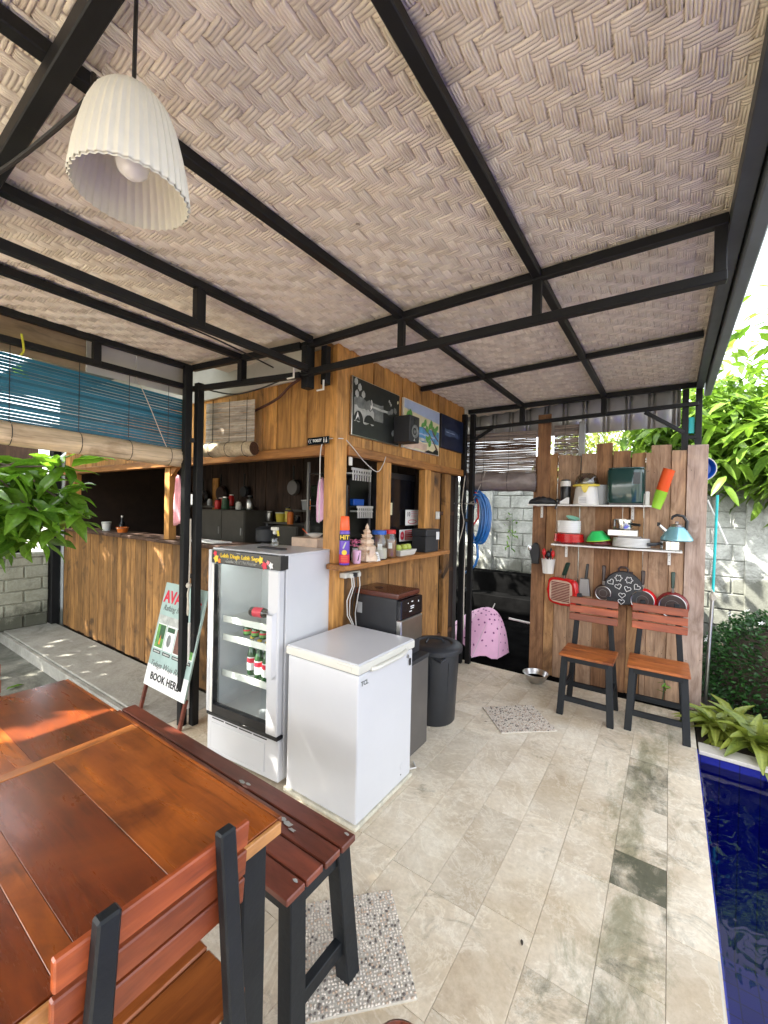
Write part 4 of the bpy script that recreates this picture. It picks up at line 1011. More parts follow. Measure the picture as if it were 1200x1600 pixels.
# spray bottle on the fridge
sp = thing('spray_bottle', 'clear spray bottle with pale yellow trigger on top of the fridge', 'spray bottle', (-2.16, 1.86, 1.285))
B().lathe([(.026, 0), (.028, .01), (.028, .05), (.016, .075), (.012, .08)], (0, 0, 0), 16).build('bottle_body', 'jar_glass', sp, smooth=True)
B().box(-.012, .012, -.012, .012, .08, .105, .003).box(-.035, .03, -.010, .010, .105, .128, .004).build('trigger_head', 'cream_plastic', sp)
B().beam((.024, 0, .108), (.034, 0, .07), .012, .006).build('trigger', 'yellow', sp)
tag(B().box(-2.14, -1.93, 1.70, 1.76, 1.286, 1.294, .002).build('door_magnet_strip', 'black_matte'), 'flat black strip lying on top of the fridge', 'strip')

# ------------------------------------------------------------------ chest freezer
fz = thing('chest_freezer', 'small white chest freezer with cream lid edge and key in the lock', 'freezer', (-1.455, 1.825, 0))
B().box(-1.70, -1.212, 1.572, 2.08, .018, .743, .012, 3).build('body', 'white_enamel', fz, True)
B().box(-1.695, -1.217, 1.577, 2.075, .740, .752).build('gasket', 'bin_black', fz, True)
B().tube([(-1.225, 2.085, .06), (-1.24, 2.12, .01), (-1.22, 2.16, .006), (-1.26, 2.2, .006)], .005, 6).build('power_cord', 'white_cable', fz, True)
B().box(-1.708, -1.204, 1.562, 2.09, .749, .792, .007, 2).build('lid', 'cream_plastic', fz, True)
B().box(-1.704, -1.208, 1.566, 2.086, .788, .800, .005).build('lid_top', 'white_enamel', fz, True)
B().box(-1.71, -1.202, 1.560, 2.09, 0, .020, .003).build('plinth', 'pale_foot', fz, True)
B().box(-1.345, -1.245, 1.557, 1.563, .758, .782, .002).build('lid_badge', 'cream_plastic', fz, True)
B().tube([(-1.206, 1.66, .752), (-1.192, 1.70, .752), (-1.190, 1.76, .752), (-1.190, 1.90, .752), (-1.194, 1.96, .755), (-1.206, 2.0, .76)], .012, 8).build('handle', 'cream_plastic', fz, True, smooth=True)
text_part('TCL', .032, 'grey_print', fz, frame((-1.2105, 1.620, .697), (0, 1, 0), (0, 0, 1)), bold=.0008)
B().lathe([(.010, 0), (.010, .006), (.004, .007)], (-1.212, 2.02, .715), 12, 'X').build('lock', 'steel', fz, True)
B().box(-1.206, -1.203, 2.032, 2.05, .66, .70, .002).build('key', 'black_plastic', fz, True)
B().lathe([(.018, 0), (.020, .002), (.016, .0035)], (-1.212, 1.985, .105), 20, 'X').build('drain_cap', 'white_enamel', fz, True)
B().lathe([(.004, 0), (.003, .002)], (-1.212, 1.975, .062), 10, 'X').build('screw', 'black_print', fz, True)

cb = thing('steel_cabinet', 'narrow grey steel sided cabinet squeezed between freezer and black bin', 'cabinet', (-1.49, 2.31, 0))
B().box(-1.70, -1.30, 2.20, 2.44, .01, .575, .004).build('body', 'steel_dull', cb, True)
B().box(-1.705, -1.295, 2.195, 2.445, .576, .602, .004).build('top', 'black_matte', cb, True)
B().box(-1.69, -1.31, 2.21, 2.43, 0, .012).build('plinth', 'black_matte', cb, True)
mc = thing('rice_dispenser', 'black boxy kitchen appliance with dark brown lid and steel front', 'appliance', (-1.53, 2.29, .603))
B().box(-1.72, -1.39, 2.175, 2.43, .603, .985, .012, 2).build('body', 'black_matte', mc, True)
B().box(-1.735, -1.375, 2.165, 2.44, .985, 1.020, .010, 2).build('lid', 'brown_lid', mc, True)
B().lathe([(.028, 0), (.03, .002), (.024, .003)], (-1.60, 2.28, 1.020), 24).build('lid_emblem', 'nonstick', mc, True)
B().box(-1.39, -1.352, 2.172, 2.435, .86, .982, .006).build('control_panel', 'dark_gloss', mc, True)
B().box(-1.39, -1.350, 2.170, 2.437, .70, .857, .006).build('front_plate', 'steel', mc, True)
B().box(-1.388, -1.362, 2.178, 2.428, .606, .697, .004).build('lower_front', 'black_matte', mc, True)
for (y, z, w_, h_) in ((2.25, .955, .008, .006), (2.30, .96, .02, .006), (2.38, .95, .008, .010), (2.30, .93, .045, .007), (2.30, .918, .04, .006), (2.28, .90, .03, .005)):
    B().box(-1.3515, -1.3505, y-w_/2, y+w_/2, z-h_/2, z+h_/2).build('button', 'white_print', mc, True)
B().box(-1.70, -1.66, 2.1735, 2.175, .86, .93).build('rating_label', 'grey_plastic', mc, True)
bi = thing('trash_bin', 'round black plastic bin with flat lid by the kiosk door', 'bin', (-1.43, 2.78, 0))
B().lathe([(.150, 0), (.158, .01), (.178, .50), (.185, .505), (.185, .525), (.18, .53)], (0, 0, 0), 40).build('body', 'bin_black', bi, smooth=True)
B().lathe([(.196, .512), (.204, .516), (.205, .54), (.196, .552), (.15, .565), (.13, .565), (.12, .555), (0, .56)], (0, 0, 0), 40).build('lid', 'bin_black', bi, smooth=True)
B().tube([(-.05, -.05, .56), (-.045, -.02, .585), (0, 0, .592), (.045, .02, .585), (.05, .05, .56)], .009, 8).build('lid_handle', 'bin_black', bi, smooth=True)
for a in (-.9, 2.2):
    B().tube([(.19*math.cos(a-.2), .19*math.sin(a-.2), .50), (.225*math.cos(a), .225*math.sin(a), .49), (.19*math.cos(a+.2), .19*math.sin(a+.2), .50)], .010, 8).build('side_handle', 'bin_black', bi, smooth=True)
for k in range(8):
    a = k*PI/4+.3; B().beam((.153*math.cos(a), .153*math.sin(a), .03), (.176*math.cos(a), .176*math.sin(a), .46), .006, .006).build('rib', 'bin_black', bi)
bw = thing('steel_bowl', 'dented steel bowl with dark water on the floor beside the fence foot', 'bowl', (-.975, 3.90, 0))
B().lathe([(.0, .0), (.045, .002), (.075, .03), (.088, .065), (.097, .068), (.088, .069), (.072, .033), (.043, .006), (0, .005)], (0, 0, 0), 32, cap=False).build('bowl', 'steel', bw, smooth=True)
B().lathe([(0, .036), (.070, .036)], (0, 0, 0), 24, cap=False).build('water', 'black_ground', bw)

# ------------------------------------------------------------------ A-frame banner
sg = thing('banner_stand', 'leaning banner stand reading BOOK HERE behind the twin posts', 'sign', (-2.97, 1.62, 0))
b0 = Vector((-3.27, 1.565, .185)); tx = Vector((.56, .0, 0)); ty = Vector((.02, .155, .75))
def sp_(u, v, d=0): return b0+tx*u+ty*v+Vector((0, -1, .2)).normalized()*d
B().hexa([sp_(0, 0, -.012), sp_(1, 0, -.012), sp_(1, 1, -.012), sp_(0, 1, -.012)], [sp_(0, 0), sp_(1, 0), sp_(1, 1), sp_(0, 1)]).build('panel', 'teal_print', sg, True)
def sq(name, m, u0, u1, v0, v1, d=.001): return B().poly([sp_(u0, v0, d), sp_(u1, v0, d), sp_(u1, v1, d), sp_(u0, v1, d)]).build(name, m, sg, True)
sq('white_footer', 'white_print', .0, 1, .0, .20)
sq('mist_print', 'lgrey_print', .02, .98, .60, .68, .0008)
for u0, m in ((.05, 'green_print'), (.29, 'white_print'), (.53, 'brown_print'), (.77, 'green_print')):
    sq('photo_border', 'white_print', u0-.01, u0+.21, .36, .60, .0014)
    sq('photo_print', m, u0, u0+.20, .37, .59, .002)
    sq('caption_box', 'black_print', u0+.0, u0+.19, .315, .345, .0014); sq('caption_fill', 'lgrey_print', u0+.02, u0+.17, .323, .337, .002)
sq('photo_detail', 'dgreen_print', .12, .24, .46, .585, .0026); sq('photo_detail', 'dgreen_print', .30, .48, .54, .585, .0026)
B().poly([sp_(.38+.05*math.cos(a), .46+.06*math.sin(a), .0028) for a in np.linspace(0, 2*PI, 12)[:-1]]).build('photo_detail', 'grey_print', sg, True)
B().poly([sp_(.14, .40, .003), sp_(.18, .40, .003), sp_(.17, .50, .003)]).build('photo_detail', 'orange_print', sg, True)
X_ = tx.normalized(); Y_ = ty.normalized()
text_part('AVA', .125, 'red_print', sg, frame(sp_(.25, .86, .002), X_, Y_), bold=.004)
text_part('S', .075, 'red_print', sg, frame(sp_(.90, .84, .002), X_, Y_), bold=.003)
text_part('Rafting Bali', .06, 'grey_print', sg, frame(sp_(.31, .755, .002), X_, Y_), shear=.4)
text_part('Telaga Waja River', .062, 'grey_print', sg, frame(sp_(.46, .215, .002), X_, Y_), shear=.45)
text_part('BOOK HERE', .072, 'black_print', sg, frame(sp_(.48, .10, .002), X_, Y_), bold=.002)
for u in (.02, .98):
    p = b0+tx*u; q = p-ty*.26+Vector((0, .0, 0))
    B().beam(tuple(p+ty*.02+Vector((0, .02, 0))), (q.x, q.y+.02, 0.0), .028, .022, .002).build('front_leg', 'bench_wood', sg, True)
    B().beam(tuple(b0+tx*u+ty*.97+Vector((0, .02, 0))), (q.x, 1.90, 0), .028, .022, .002).build('rear_leg', 'bench_wood', sg, True)
wp = thing('white_pipe', 'white plastic pipe slotted between the twin posts beside the banner', 'pipe', (-2.762, 1.625, .12))
B().lathe([(.011, .0), (.011, .22)], (0, 0, 0), 10).build('pipe', 'white_plastic', wp, smooth=True)
B().lathe([(.010, .28), (.010, .60)], (0, 0, 0), 10).build('pipe', 'white_plastic', wp, smooth=True)

# ------------------------------------------------------------------ pictures, speaker, toilet sign
def picture(name, label, y0, y1, z0, z1, tilt, m, frame_m, polys):
    t = thing(name, label, 'picture', (-1.735, (y0+y1)/2, z0))
    B().box(-1.75, -1.728, y0, y1, z0, z1, .003).build('board', frame_m, t, True)
    B().poly([(-1.7275, y0+.006, z0+.006), (-1.7275, y1-.006, z0+.006), (-1.7275, y1-.006, z1-.006), (-1.7275, y0+.006, z1-.006)]).build('canvas', m, t, True)
    for i, (pm, pts) in enumerate(polys):
        B().poly([(-1.7268+.00022*i, y0+u*(y1-y0), z0+v*(z1-z0)) for u, v in pts]).build('painted_shape', pm, t, True)
    return t
leaf2 = lambda cx, cy, a, l=.11, w_=.035: [(cx+math.cos(a)*l*t_*.8-math.sin(a)*w_*s_, cy+math.sin(a)*l*t_*1.3+math.cos(a)*w_*s_) for t_, s_ in ((-.5, 0), (-.2, 1), (.2, .9), (.5, 0), (.2, -.9), (-.2, -1))]
wavy = lambda y0, y1, x0, x1, n=10, a=.03: [(x0+(x1-x0)*k/n, y0+R(-a, a)) for k in range(n+1)]+[(x1-(x1-x0)*k/n, y1+R(-a, a)) for k in range(n+1)]
picture('monochrome_painting', 'large black and white landscape painting nearest the kiosk corner', 2.11, 2.685, 2.03, 2.42, 0, 'canvas_black', 'steel',
        [('grey_print', wavy(.33, .66, .03, .62)), ('lgrey_print', wavy(.26, .50, .04, .42)), ('lgrey_print', wavy(.56, .60, .34, .72, 8, .008)), ('canvas_black', [(.12+.09*math.cos(a), .26+.18*math.sin(a)) for a in np.linspace(0, PI, 9)]), ('canvas_black', [(.33+.11*math.cos(a), .27+.15*math.sin(a)) for a in np.linspace(0, PI, 9)]),
         ('white_print', [(.06, .26), (.10, .42), (.14, .28), (.11, .34)]), ('white_print', [(.34, .50), (.37, .55), (.385, .62), (.37, .70), (.355, .70), (.37, .62)])]
        + [('lgrey_print', leaf2(*q)) for q in ((.06, .92, 1.4), (.13, .84, 1.5), (.08, .72, 1.6), (.20, .74, 1.5))] + [('grey_print', leaf2(*q)) for q in ((.80, .62, 1.0), (.88, .66, 2.0), (.74, .58, .4), (.84, .22, 1.2))] + [('lgrey_print', leaf2(.74+.02*k, .80-.03*(k % 3), 1.3, .05, .012)) for k in range(3)] + [('cream_print', leaf2(.94, .84, 1.4, .06, .015))])
br_ = [(.62, .05), (.66, .06), (.74, .30), (.86, .42), (.96, .46), (.96, .49), (.84, .46), (.71, .33), (.62, .08)]
picture('beach_painting', 'bright seaside painting with green branches partly behind the speaker', 2.745, 3.355, 2.035, 2.425, 0, 'cream_print', 'white_plastic',
        [('sky_print', [(0.01, .80), (.99, .72), (.99, .98), (.01, .98)]), ('sea_print', wavy(.22, .52, .02, .98, 8, .02)), ('lgrey_print', wavy(.24, .30, .30, .80, 8, .012)), ('sky_print', wavy(.36, .39, .35, .85, 8, .008)), ('sand_print', wavy(.03, .20, .02, .62, 8, .02)), ('canvas_black', [(.55, .0), (.66, .07), (.80, .05), (.90, .14), (.97, .10), (.97, .01)]),
         ('brown_print', [(.92, .10), (.80, .26), (.66, .42), (.50, .52), (.50, .54), (.67, .45), (.82, .28), (.95, .13)]), ('brown_print', [(.96, .30), (.80, .44), (.72, .60), (.735, .60), (.82, .46), (.97, .33)])]
        + [('green_print', leaf2(*q, .15, .04)) for q in ((.50, .58, .6), (.56, .64, 1.2), (.62, .52, 2.2), (.70, .60, 1.0), (.74, .66, 1.8), (.68, .34, .7), (.62, .30, 2.3), (.70, .22, 1.1), (.86, .52, 1.5), (.90, .60, .8), (.80, .56, 2.4), (.10, .68, 1.2), (.16, .72, 1.8))])
picture('night_painting', 'dark navy night painting at the far end of the kiosk wall', 3.39, 3.87, 2.12, 2.43, 0, 'night_print', 'black_plastic',
        [('navy_glow', wavy(.42, .58, .15, .75, 8, .04)), ('sky_print', wavy(.50, .515, .2, .6, 8, .006)), ('navy_glow', leaf2(.80, .48, 1.4, .15, .02))])
sk = thing('wall_speaker', 'black box speaker mounted over the edge of the seaside painting', 'speaker', (-1.72, 2.66, 2.05))
B().box(-1.725, -1.58, 2.60, 2.74, 2.05, 2.245, .005).build('cabinet', 'black_matte', sk, True)
B().lathe([(.045, 0), (.05, .004), (.046, .006), (.036, .001), (.018, -.001), (.014, .003), (0, .005)], (-1.58, 2.67, 2.13), 28, 'X').build('woofer', 'grey_print', sk, True, smooth=True)
B().lathe([(.018, 0), (.018, .004), (0, .006)], (-1.58, 2.67, 2.205), 20, 'X').build('tweeter', 'black_plastic', sk, True)
B().prism([(2.655, 2.060), (2.665, 2.078), (2.675, 2.060)], -1.580, -1.5785, 'YZ').build('badge', 'lgrey_print', sk, True)
tl = thing('toilet_sign', 'small black sign reading TOILET with arrows and two figures', 'sign', (-1.865, 1.95, 1.975))
B().box(-1.962, -1.775, 1.944, 1.950, 1.953, 2.0, .001).build('plate', 'dark_gloss', tl, True)
text_part('TOILET', .024, 'white_print', tl, frame((-1.875, 1.9425, 1.977), (1, 0, 0), (0, 0, 1)), bold=.0006)
for x in (-1.950, -1.935): B().tube([(x+.008, 1.943, 1.99), (x-.002, 1.943, 1.977), (x+.008, 1.943, 1.964)], .0018, 4).build('arrow', 'white_print', tl, True)
for x, wv in ((-1.815, 0), (-1.795, 1)):
    B().poly([(x-.004-.003*wv, 1.9425, 1.962), (x+.004+.003*wv, 1.9425, 1.962), (x+.003, 1.9425, 1.986), (x-.003, 1.9425, 1.986)]).poly([(x+.003*math.cos(a), 1.9425, 1.9905+.003*math.sin(a)) for a in np.linspace(0, 2*PI, 9)[:-1]]).build('figure', 'white_print', tl, True)

# ------------------------------------------------------------------ on the window shelf
ST = 1.199
hi = thing('insect_spray', 'tall insect spray can with orange cap and violet body reading HIT', 'spray can', (-1.655, 1.975, ST))
B().lathe([(.030, 0), (.032, .004), (.032, .20), (.028, .212)], (0, 0, 0), 28).build('can', 'purple_print', hi, smooth=True)
B().lathe([(.0328, .012), (.0328, .065)], (0, 0, 0), 28, cap=False).build('label_band', 'red_print', hi, smooth=True)
B().lathe([(.0329, .150), (.0329, .190)], (0, 0, 0), 28, cap=False).build('label_band', 'black_print', hi, smooth=True)
B().lathe([(.030, .213), (.031, .216), (.026, .295), (.022, .30)], (0, 0, 0), 28).build('cap', 'orange', hi, smooth=True)
vd = Vector((1.655, -1.975, 0)).normalized(); sx_ = Vector((-vd.y, vd.x, 0))
text_part('HIT', .036, 'yellow_print', hi, frame(vd*.0345+Vector((0, 0, .170)), sx_, (0, 0, 1)), world=False, bold=.001)
B().poly([tuple(vd*.0345+sx_*(.016*math.cos(a))+Vector((0, 0, .078+.016*math.sin(a)))) for a in np.linspace(0, 2*PI, 15)[:-1]]).build('round_emblem', 'yellow_print', hi)
for z in (.025, .038, .05): B().poly([tuple(vd*.0345+sx_*a+Vector((0, 0, z+c))) for a, c in ((-.02, 0), (.02, 0), (.02, .004), (-.02, .004))]).build('label_line', 'orange_print', hi)
B().poly([tuple(vd*.0346+sx_*a+Vector((0, 0, c))) for a, c in ((-.012, .105), (-.004, .10), (.012, .14), (.004, .142))]).build('label_mark', 'lgrey_print', hi)
mg = thing('pen_cup', 'white cup with a black stroke beside the insect spray', 'cup', (-1.635, 2.075, ST))
B().lathe([(.022, 0), (.024, .003), (.027, .082), (.025, .083), (.022, .006), (0, .006)], (0, 0, 0), 20, cap=False).build('cup', 'lilac_cloth', mg, smooth=True)
B().beam((.020, -.014, .02), (.024, -.004, .07), .004, .006).build('stroke', 'black_print', mg)
cs = thing('conch_shell', 'large spiked conch shell standing upright on the window shelf', 'shell', (-1.655, 2.205, ST))
pr_ = [(.060, 0), (.074, .008), (.070, .03), (.058, .055), (.040, .066), (.060, .078), (.054, .10), (.032, .112), (.046, .122), (.040, .142), (.024, .152), (.034, .162), (.029, .178), (.017, .186), (.024, .195), (.018, .208), (.010, .215), (.013, .225), (.002, .25)]
b = B().lathe(pr_, (0, 0, 0), 20, flute=.13, nf=7)
for k in range(34):
    a = k*1.25; z = .02+.0055*k; r_ = np.interp(z, [p[1] for p in pr_], [p[0] for p in pr_])
    b.lathe([(.011*(1-k*.018), -.006), (.001, .022*(1-k*.015))], (0, 0, 0), 6, mat=Matrix.Translation((r_*.9*math.cos(a), r_*.9*math.sin(a), z)) @ Vector((math.cos(a), math.sin(a), .35)).to_track_quat('Z', 'Y').to_matrix().to_4x4())
b.build('spiral_shell', 'shell', cs, smooth=True)
B().poly([(.050, -.045, .0), (.060, .01, .0), (.072, .0, .08), (.055, -.04, .085)]).build('shell_lip', 'sand_print', cs)
pf = thing('pink_flowers', 'bunch of small pink flowers beside the conch shell', 'flowers', (-1.685, 2.12, ST))
b = B()
for k in range(26):
    p = Vector((R(-.025, .03), R(-.035, .04), R(.10, .145)))
    for q in range(5):
        a = 2*PI*q/5+R(0, 1); d = Vector((math.cos(a), math.sin(a), R(-.3, .5))).normalized()*.013; e = d.cross(Vector((R(-1, 1), R(-1, 1), 1))).normalized()*.005
        b.poly([p, p+d*.6+e, p+d, p+d*.6-e])
b.build('petals', 'pink_flower', pf)
B().lathe([(.022, 0), (.026, .04), (.018, .085), (.020, .09)], (0, 0, 0), 14).build('vase', 'grey_plastic', pf, smooth=True)
for k in range(6): B().tube([(R(-.01, .01), R(-.01, .01), .08), (R(-.02, .02), R(-.02, .03), .12)], .0015, 4).build('stem', 'dgreen_print', pf)
cd = thing('price_card', 'small white card with printed lines leaning at the shell', 'card', (-1.60, 2.262, ST))
B().hexa([(0, -.024, 0), (.002, -.024, 0), (.002, .024, 0), (0, .024, 0)], [(-.02, -.026, .06), (-.018, -.026, .06), (-.018, .022, .06), (-.02, .022, .06)]).build('card', 'white_paper', cd)
for z in (.018, .030, .042): B().poly([(.0035-z/3, -.018, z), (.0035-z/3, .016, z), (.0025-z/3, .016, z+.003), (.0025-z/3, -.018, z+.003)]).build('printed_line', 'grey_print', cd)
def jar(label, y, lidm, powm, fill, r=.047, x=-1.665):
    t = thing('glass_jar', label, 'jar', (x, y, ST), 0, 'glass jars on the window shelf')
    B().lathe([(r*.92, 0), (r, .008), (r, .135), (r*.82, .16), (r*.78, .175)], (0, 0, 0), 28).build('glass_body', 'jar_glass', t, smooth=True)
    B().lathe([(r*.82, .172), (r*.86, .174), (r*.86, .198), (r*.8, .201)], (0, 0, 0), 28).build('lid', lidm, t, smooth=True)
    B().lathe([(r*.86, .005), (r*.93, .012), (r*.93, fill), (0, fill+.01)], (0, 0, 0), 24).build('contents', powm, t, smooth=True)
    B().poly([(r*1.01*math.cos(a), r*1.01*math.sin(a), z) for a, z in ((-1.1, .07), (-.6, .07), (-.6, .11), (-1.1, .11))]).build('paper_tag', 'white_paper', t)
jar('glass jar with blue lid and white powder on the window shelf', 2.36, 'blue_lid', 'powder_white', .075, .060)
jar('glass jar with red lid and brown powder on the window shelf', 2.49, 'red_plastic', 'powder_brown', .125, .052)
tr_ = thing('fruit_tray', 'pale plastic tray holding green fruit on the window shelf', 'tray', (-1.675, 2.69, ST))
B().hexa([(-.045, -.10, 0), (.045, -.10, 0), (.045, .10, 0), (-.045, .10, 0)], [(-.058, -.12, .045), (.058, -.12, .045), (.058, .12, .045), (-.058, .12, .045)], .004).build('tray', 'cream_plastic', tr_)
for k, (y, l_) in enumerate(((2.615, 'green fruit at the near end of the pale tray'), (2.70, 'green fruit in the middle of the pale tray'), (2.76, 'green fruit at the far end of the pale tray'))):
    o = B().lathe([(0, -.03), (.02, -.024), (.031, 0), (.022, .024), (0, .028)], (-1.675, y, ST+.058), 18).build('green_fruit', 'apple', smooth=True); tag(o, l_, 'fruit', 'green fruit in the tray')
bb = thing('black_box', 'black box with a white hanging tag at the end of the window shelf', 'box', (-1.69, 3.08, ST))
B().box(-.07, .06, -.11, .11, 0, .13, .003).build('carton', 'black_matte', bb); B().box(-.075, .066, -.115, .115, .13, .19, .004).build('lid_flap', 'black_matte', bb)
B().box(.0665, .068, .055, .110, .10, .165).build('hanging_tag', 'white_paper', bb)
ps = thing('power_strip', 'cream power strip with tangled plugs under the window shelf corner', 'power strip', (-1.71, 2.12, 1.10))
B().box(-.03, .02, -.09, .07, .0, .035, .004).build('socket_block', 'cream_plastic', ps)
for y, m in ((-.05, 'cream_plastic'), (-.01, 'black_plastic'), (.03, 'cream_plastic')): B().box(.02, .045, y-.014, y+.014, .002, .03, .003).build('plug', m, ps)
for k, (y, m) in enumerate(((-.05, 'white_cable'), (-.03, 'white_cable'), (-.005, 'cable'), (.03, 'white_cable'))):
    B().tube([(.04, y, .01), (.055, y-.01, -.05), (.03, y-.03+.01*k, -.14), (.02, y-.01, -.24), (.03, -.01+.01*k, -.32)], .0035, 6).build('lead', m, ps, smooth=True)

# signs and things seen through the serving windows
s1 = thing('notice_sign', 'white notice with dark numerals and a red oval in the serving window', 'sign', (-1.86, 3.10, 1.41))
B().box(-1.87, -1.865, 3.03, 3.25, 1.41, 1.545, .002).build('plate', 'white_print', s1, True)
text_part('10', .055, 'grey_print', s1, frame((-1.8635, 3.075, 1.505), (0, 1, 0), (0, 0, 1)), bold=.001)
for z in (1.53, 1.515, 1.50, 1.485): B().box(-1.8645, -1.864, 3.12, 3.23, z-.003, z+.001).build('text_line', 'pink_print', s1, True)
B().tube([(-1.864, 3.14+.07*math.cos(a), 1.442+.016*math.sin(a)) for a in np.linspace(0, 2*PI, 22)[:-1]], .003, 4, True).build('oval_mark', 'red_print', s1, True)
s2 = thing('warning_sign', 'red and white warning sign with round face symbol below the notice', 'sign', (-1.86, 3.07, 1.28))
B().box(-1.87, -1.865, 2.94, 3.24, 1.275, 1.375, .002).build('plate', 'white_print', s2, True)
B().box(-1.8648, -1.864, 3.025, 3.235, 1.285, 1.368).build('red_panel', 'red_print', s2, True)
B().poly([(-1.8635, 2.98+.030*math.cos(a), 1.325+.036*math.sin(a)) for a in np.linspace(0, 2*PI, 19)[:-1]]).build('round_symbol', 'red_print', s2, True)
B().poly([(-1.8630, 2.98+.018*math.cos(a), 1.325+.012*math.sin(a)) for a in np.linspace(0, 2*PI, 15)[:-1]]).build('mask_symbol', 'pink_print', s2, True)
for k, z in enumerate((1.355, 1.338, 1.321, 1.304, 1.293)): B().box(-1.8636, -1.8632, 3.035, 3.215-.02*(k % 3), z-.003, z+.002).build('text_line', 'white_print', s2, True)
w1 = thing('glass_cabinet', 'dark cabinet with reflecting pane behind the second serving window', 'cabinet', (-2.0, 2.9, 1.0))
B().box(-2.2, -1.90, 2.64, 3.24, .9, 1.85).build('carcass', 'black_plastic', w1, True); B().box(-1.899, -1.895, 2.66, 3.22, 1.3, 1.8).build('pane', 'dark_gloss', w1, True)
B().box(-1.894, -1.892, 2.68, 2.86, 1.50, 1.60).build('painted_reflection', 'cream_print', w1, True); B().box(-1.894, -1.892, 2.68, 2.80, 1.43, 1.49).build('painted_reflection', 'cream_print', w1, True)  # cream panels painted in as reflections on the pane
rk = thing('wire_rack', 'black shelving rack with white comb trays behind the first serving window', 'rack', (-2.05, 2.45, 1.0))
for y in (2.20, 2.62): 
    for x in (-2.2, -1.95): B().box(x-.008, x+.008, y-.008, y+.008, .9, 1.88).build('upright', 'steel_dull', rk, True)
for z in (1.30, 1.565, 1.80): B().box(-2.2, -1.95, 2.2, 2.62, z-.008, z).build('shelf', 'black_plastic', rk, True)
for (y0, y1, z) in ((2.36, 2.60, 1.80), (2.43, 2.63, 1.52)):
    t = thing('comb_tray', 'white comb sided dish rack on the %s rack shelf behind the window' % ('upper' if z > 1.7 else 'lower'), 'dish rack', (-1.93, y0, z), 0, 'white dish racks')
    B().box(-.06, .01, 0, y1-y0, 0, .012, .002).build('tray_base', 'white_plastic', t); B().box(.0, .012, 0, y1-y0, .03, .048, .002).build('tray_rim', 'white_plastic', t)
    for k in range(8): B().box(.002, .010, .012+k*(y1-y0-.03)/7, .022+k*(y1-y0-.03)/7, -.045, .03).build('tooth', 'white_plastic', t)
tag(B().box(-2.1, -1.97, 2.45, 2.58, 1.57, 1.62, .004).build('blue_tub', 'blue_plastic'), 'small blue tub on the middle rack shelf behind the window', 'tub')
tag(B().box(-2.15, -1.96, 2.22, 2.36, 1.58, 1.76, .02).build('dark_canister', 'black_matte'), 'dark canister on the rack behind the first serving window', 'canister')
tag(B().box(-1.742, -1.73, 2.10, 2.13, 1.83, 1.885, .002).build('white_block', 'white_plastic'), 'small white block fixed under the lintel beside the corner post', 'fixture')
def cloth(name, label, mat, x, y, z1, z0, w_, axis='X'):
    b = B(); n = 10; m = 14; g = []
    for i in range(m+1):
        row = []
        for j in range(n+1):
            u = j/n-.5; v = i/m; wd = w_*(.25+.75*min(1, v*1.6)**.7)
            off = .012*math.sin(u*14+v*2)*(1-v*.3)
            p = (x+u*wd, y+off, z1-(z1-z0)*v+.01*math.sin(u*6)) if axis == 'X' else (x+off, y+u*wd, z1-(z1-z0)*v+.01*math.sin(u*6))
            row.append(b.bm.verts.new(p))
        g.append(row)
    for i in range(m):
        for j in range(n): b.bm.faces.new((g[i][j], g[i][j+1], g[i+1][j+1], g[i+1][j]))
    o = b.build(name, mat, None, smooth=True); md = o.modifiers.new('s', 'SOLIDIFY'); md.thickness = .003
    return tag(o, label, 'cloth')
cloth('hanging_cloth', 'pink cloth hanging beside the slim window post over the counter', 'pink_cloth', -3.585, 1.98, 1.80, 1.37, .15)
cloth('hand_towel', 'lilac pink towel hanging just inside the kiosk corner', 'lilac_cloth', -1.90, 2.02, 1.74, 1.46, .10)
# inside the dark kitchen
def cabinet(name, label, x0, x1, y0, y1, z0, z1, m='inner_pale', doors=2, cat='cabinet'):
    t = thing(name, label, cat, ((x0+x1)/2, (y0+y1)/2, z0))
    B().box(x0, x1, y0+.012, y1, z0, z1, .004).build('carcass', m, t, True)
    for k in range(doors):
        a = x0+(x1-x0)*k/doors; c_ = x0+(x1-x0)*(k+1)/doors
        B().box(a+.006, c_-.006, y0, y0+.012, z0+.01, z1-.01, .003).build('door', m, t, True)
        B().box(c_-.05, c_-.035, y0-.012, y0, (z0+z1)/2-.04, (z0+z1)/2+.04, .003).build('handle', 'steel', t, True)
    return t
cabinet('kitchen_cabinet', 'pale kitchen cabinet in the gloom behind the hanging pink cloth', -4.55, -3.75, 2.80, 3.2, 1.04, 1.50)
cabinet('shelf_unit', 'pale low unit in the dark kitchen behind the fridge top', -3.3, -2.95, 2.8, 3.2, 1.04, 1.36, 'inner_pale', 1)
cabinet('side_cabinet', 'cream cupboard in the dark kitchen left of the black screen', -2.75, -2.35, 2.7, 3.2, 1.04, 1.42, 'inner_pale', 2, 'cupboard')
def pot(name, label, x, y, z, r, h, m='steel', cat='pot', lid=True):
    t = thing(name, label, cat, (x, y, z))
    B().lathe([(r*.9, 0), (r, .01), (r, h), (r*1.04, h+.004), (r*.96, h+.004), (r*.94, .012), (0, .012)], (0, 0, 0), 24, cap=False).build('pot_body', m, t, smooth=True)
    if lid: B().lathe([(r*1.02, h+.005), (r*.7, h+.025), (.012, h+.032), (.012, h+.05), (0, h+.052)], (0, 0, 0), 24).build('lid', m, t, smooth=True)
    for s in (-1, 1): B().tube([(s*r, -.02, h*.8), (s*(r+.025), -.015, h*.82), (s*(r+.025), .015, h*.82), (s*r, .02, h*.8)], .005, 6).build('ear_handle', 'bakelite', t, smooth=True)
    return t
pot('kitchen_pot', 'dark round pot on the counter behind the fridge in the gloom', -2.95, 2.45, 1.235, .10, .11, 'black_matte')
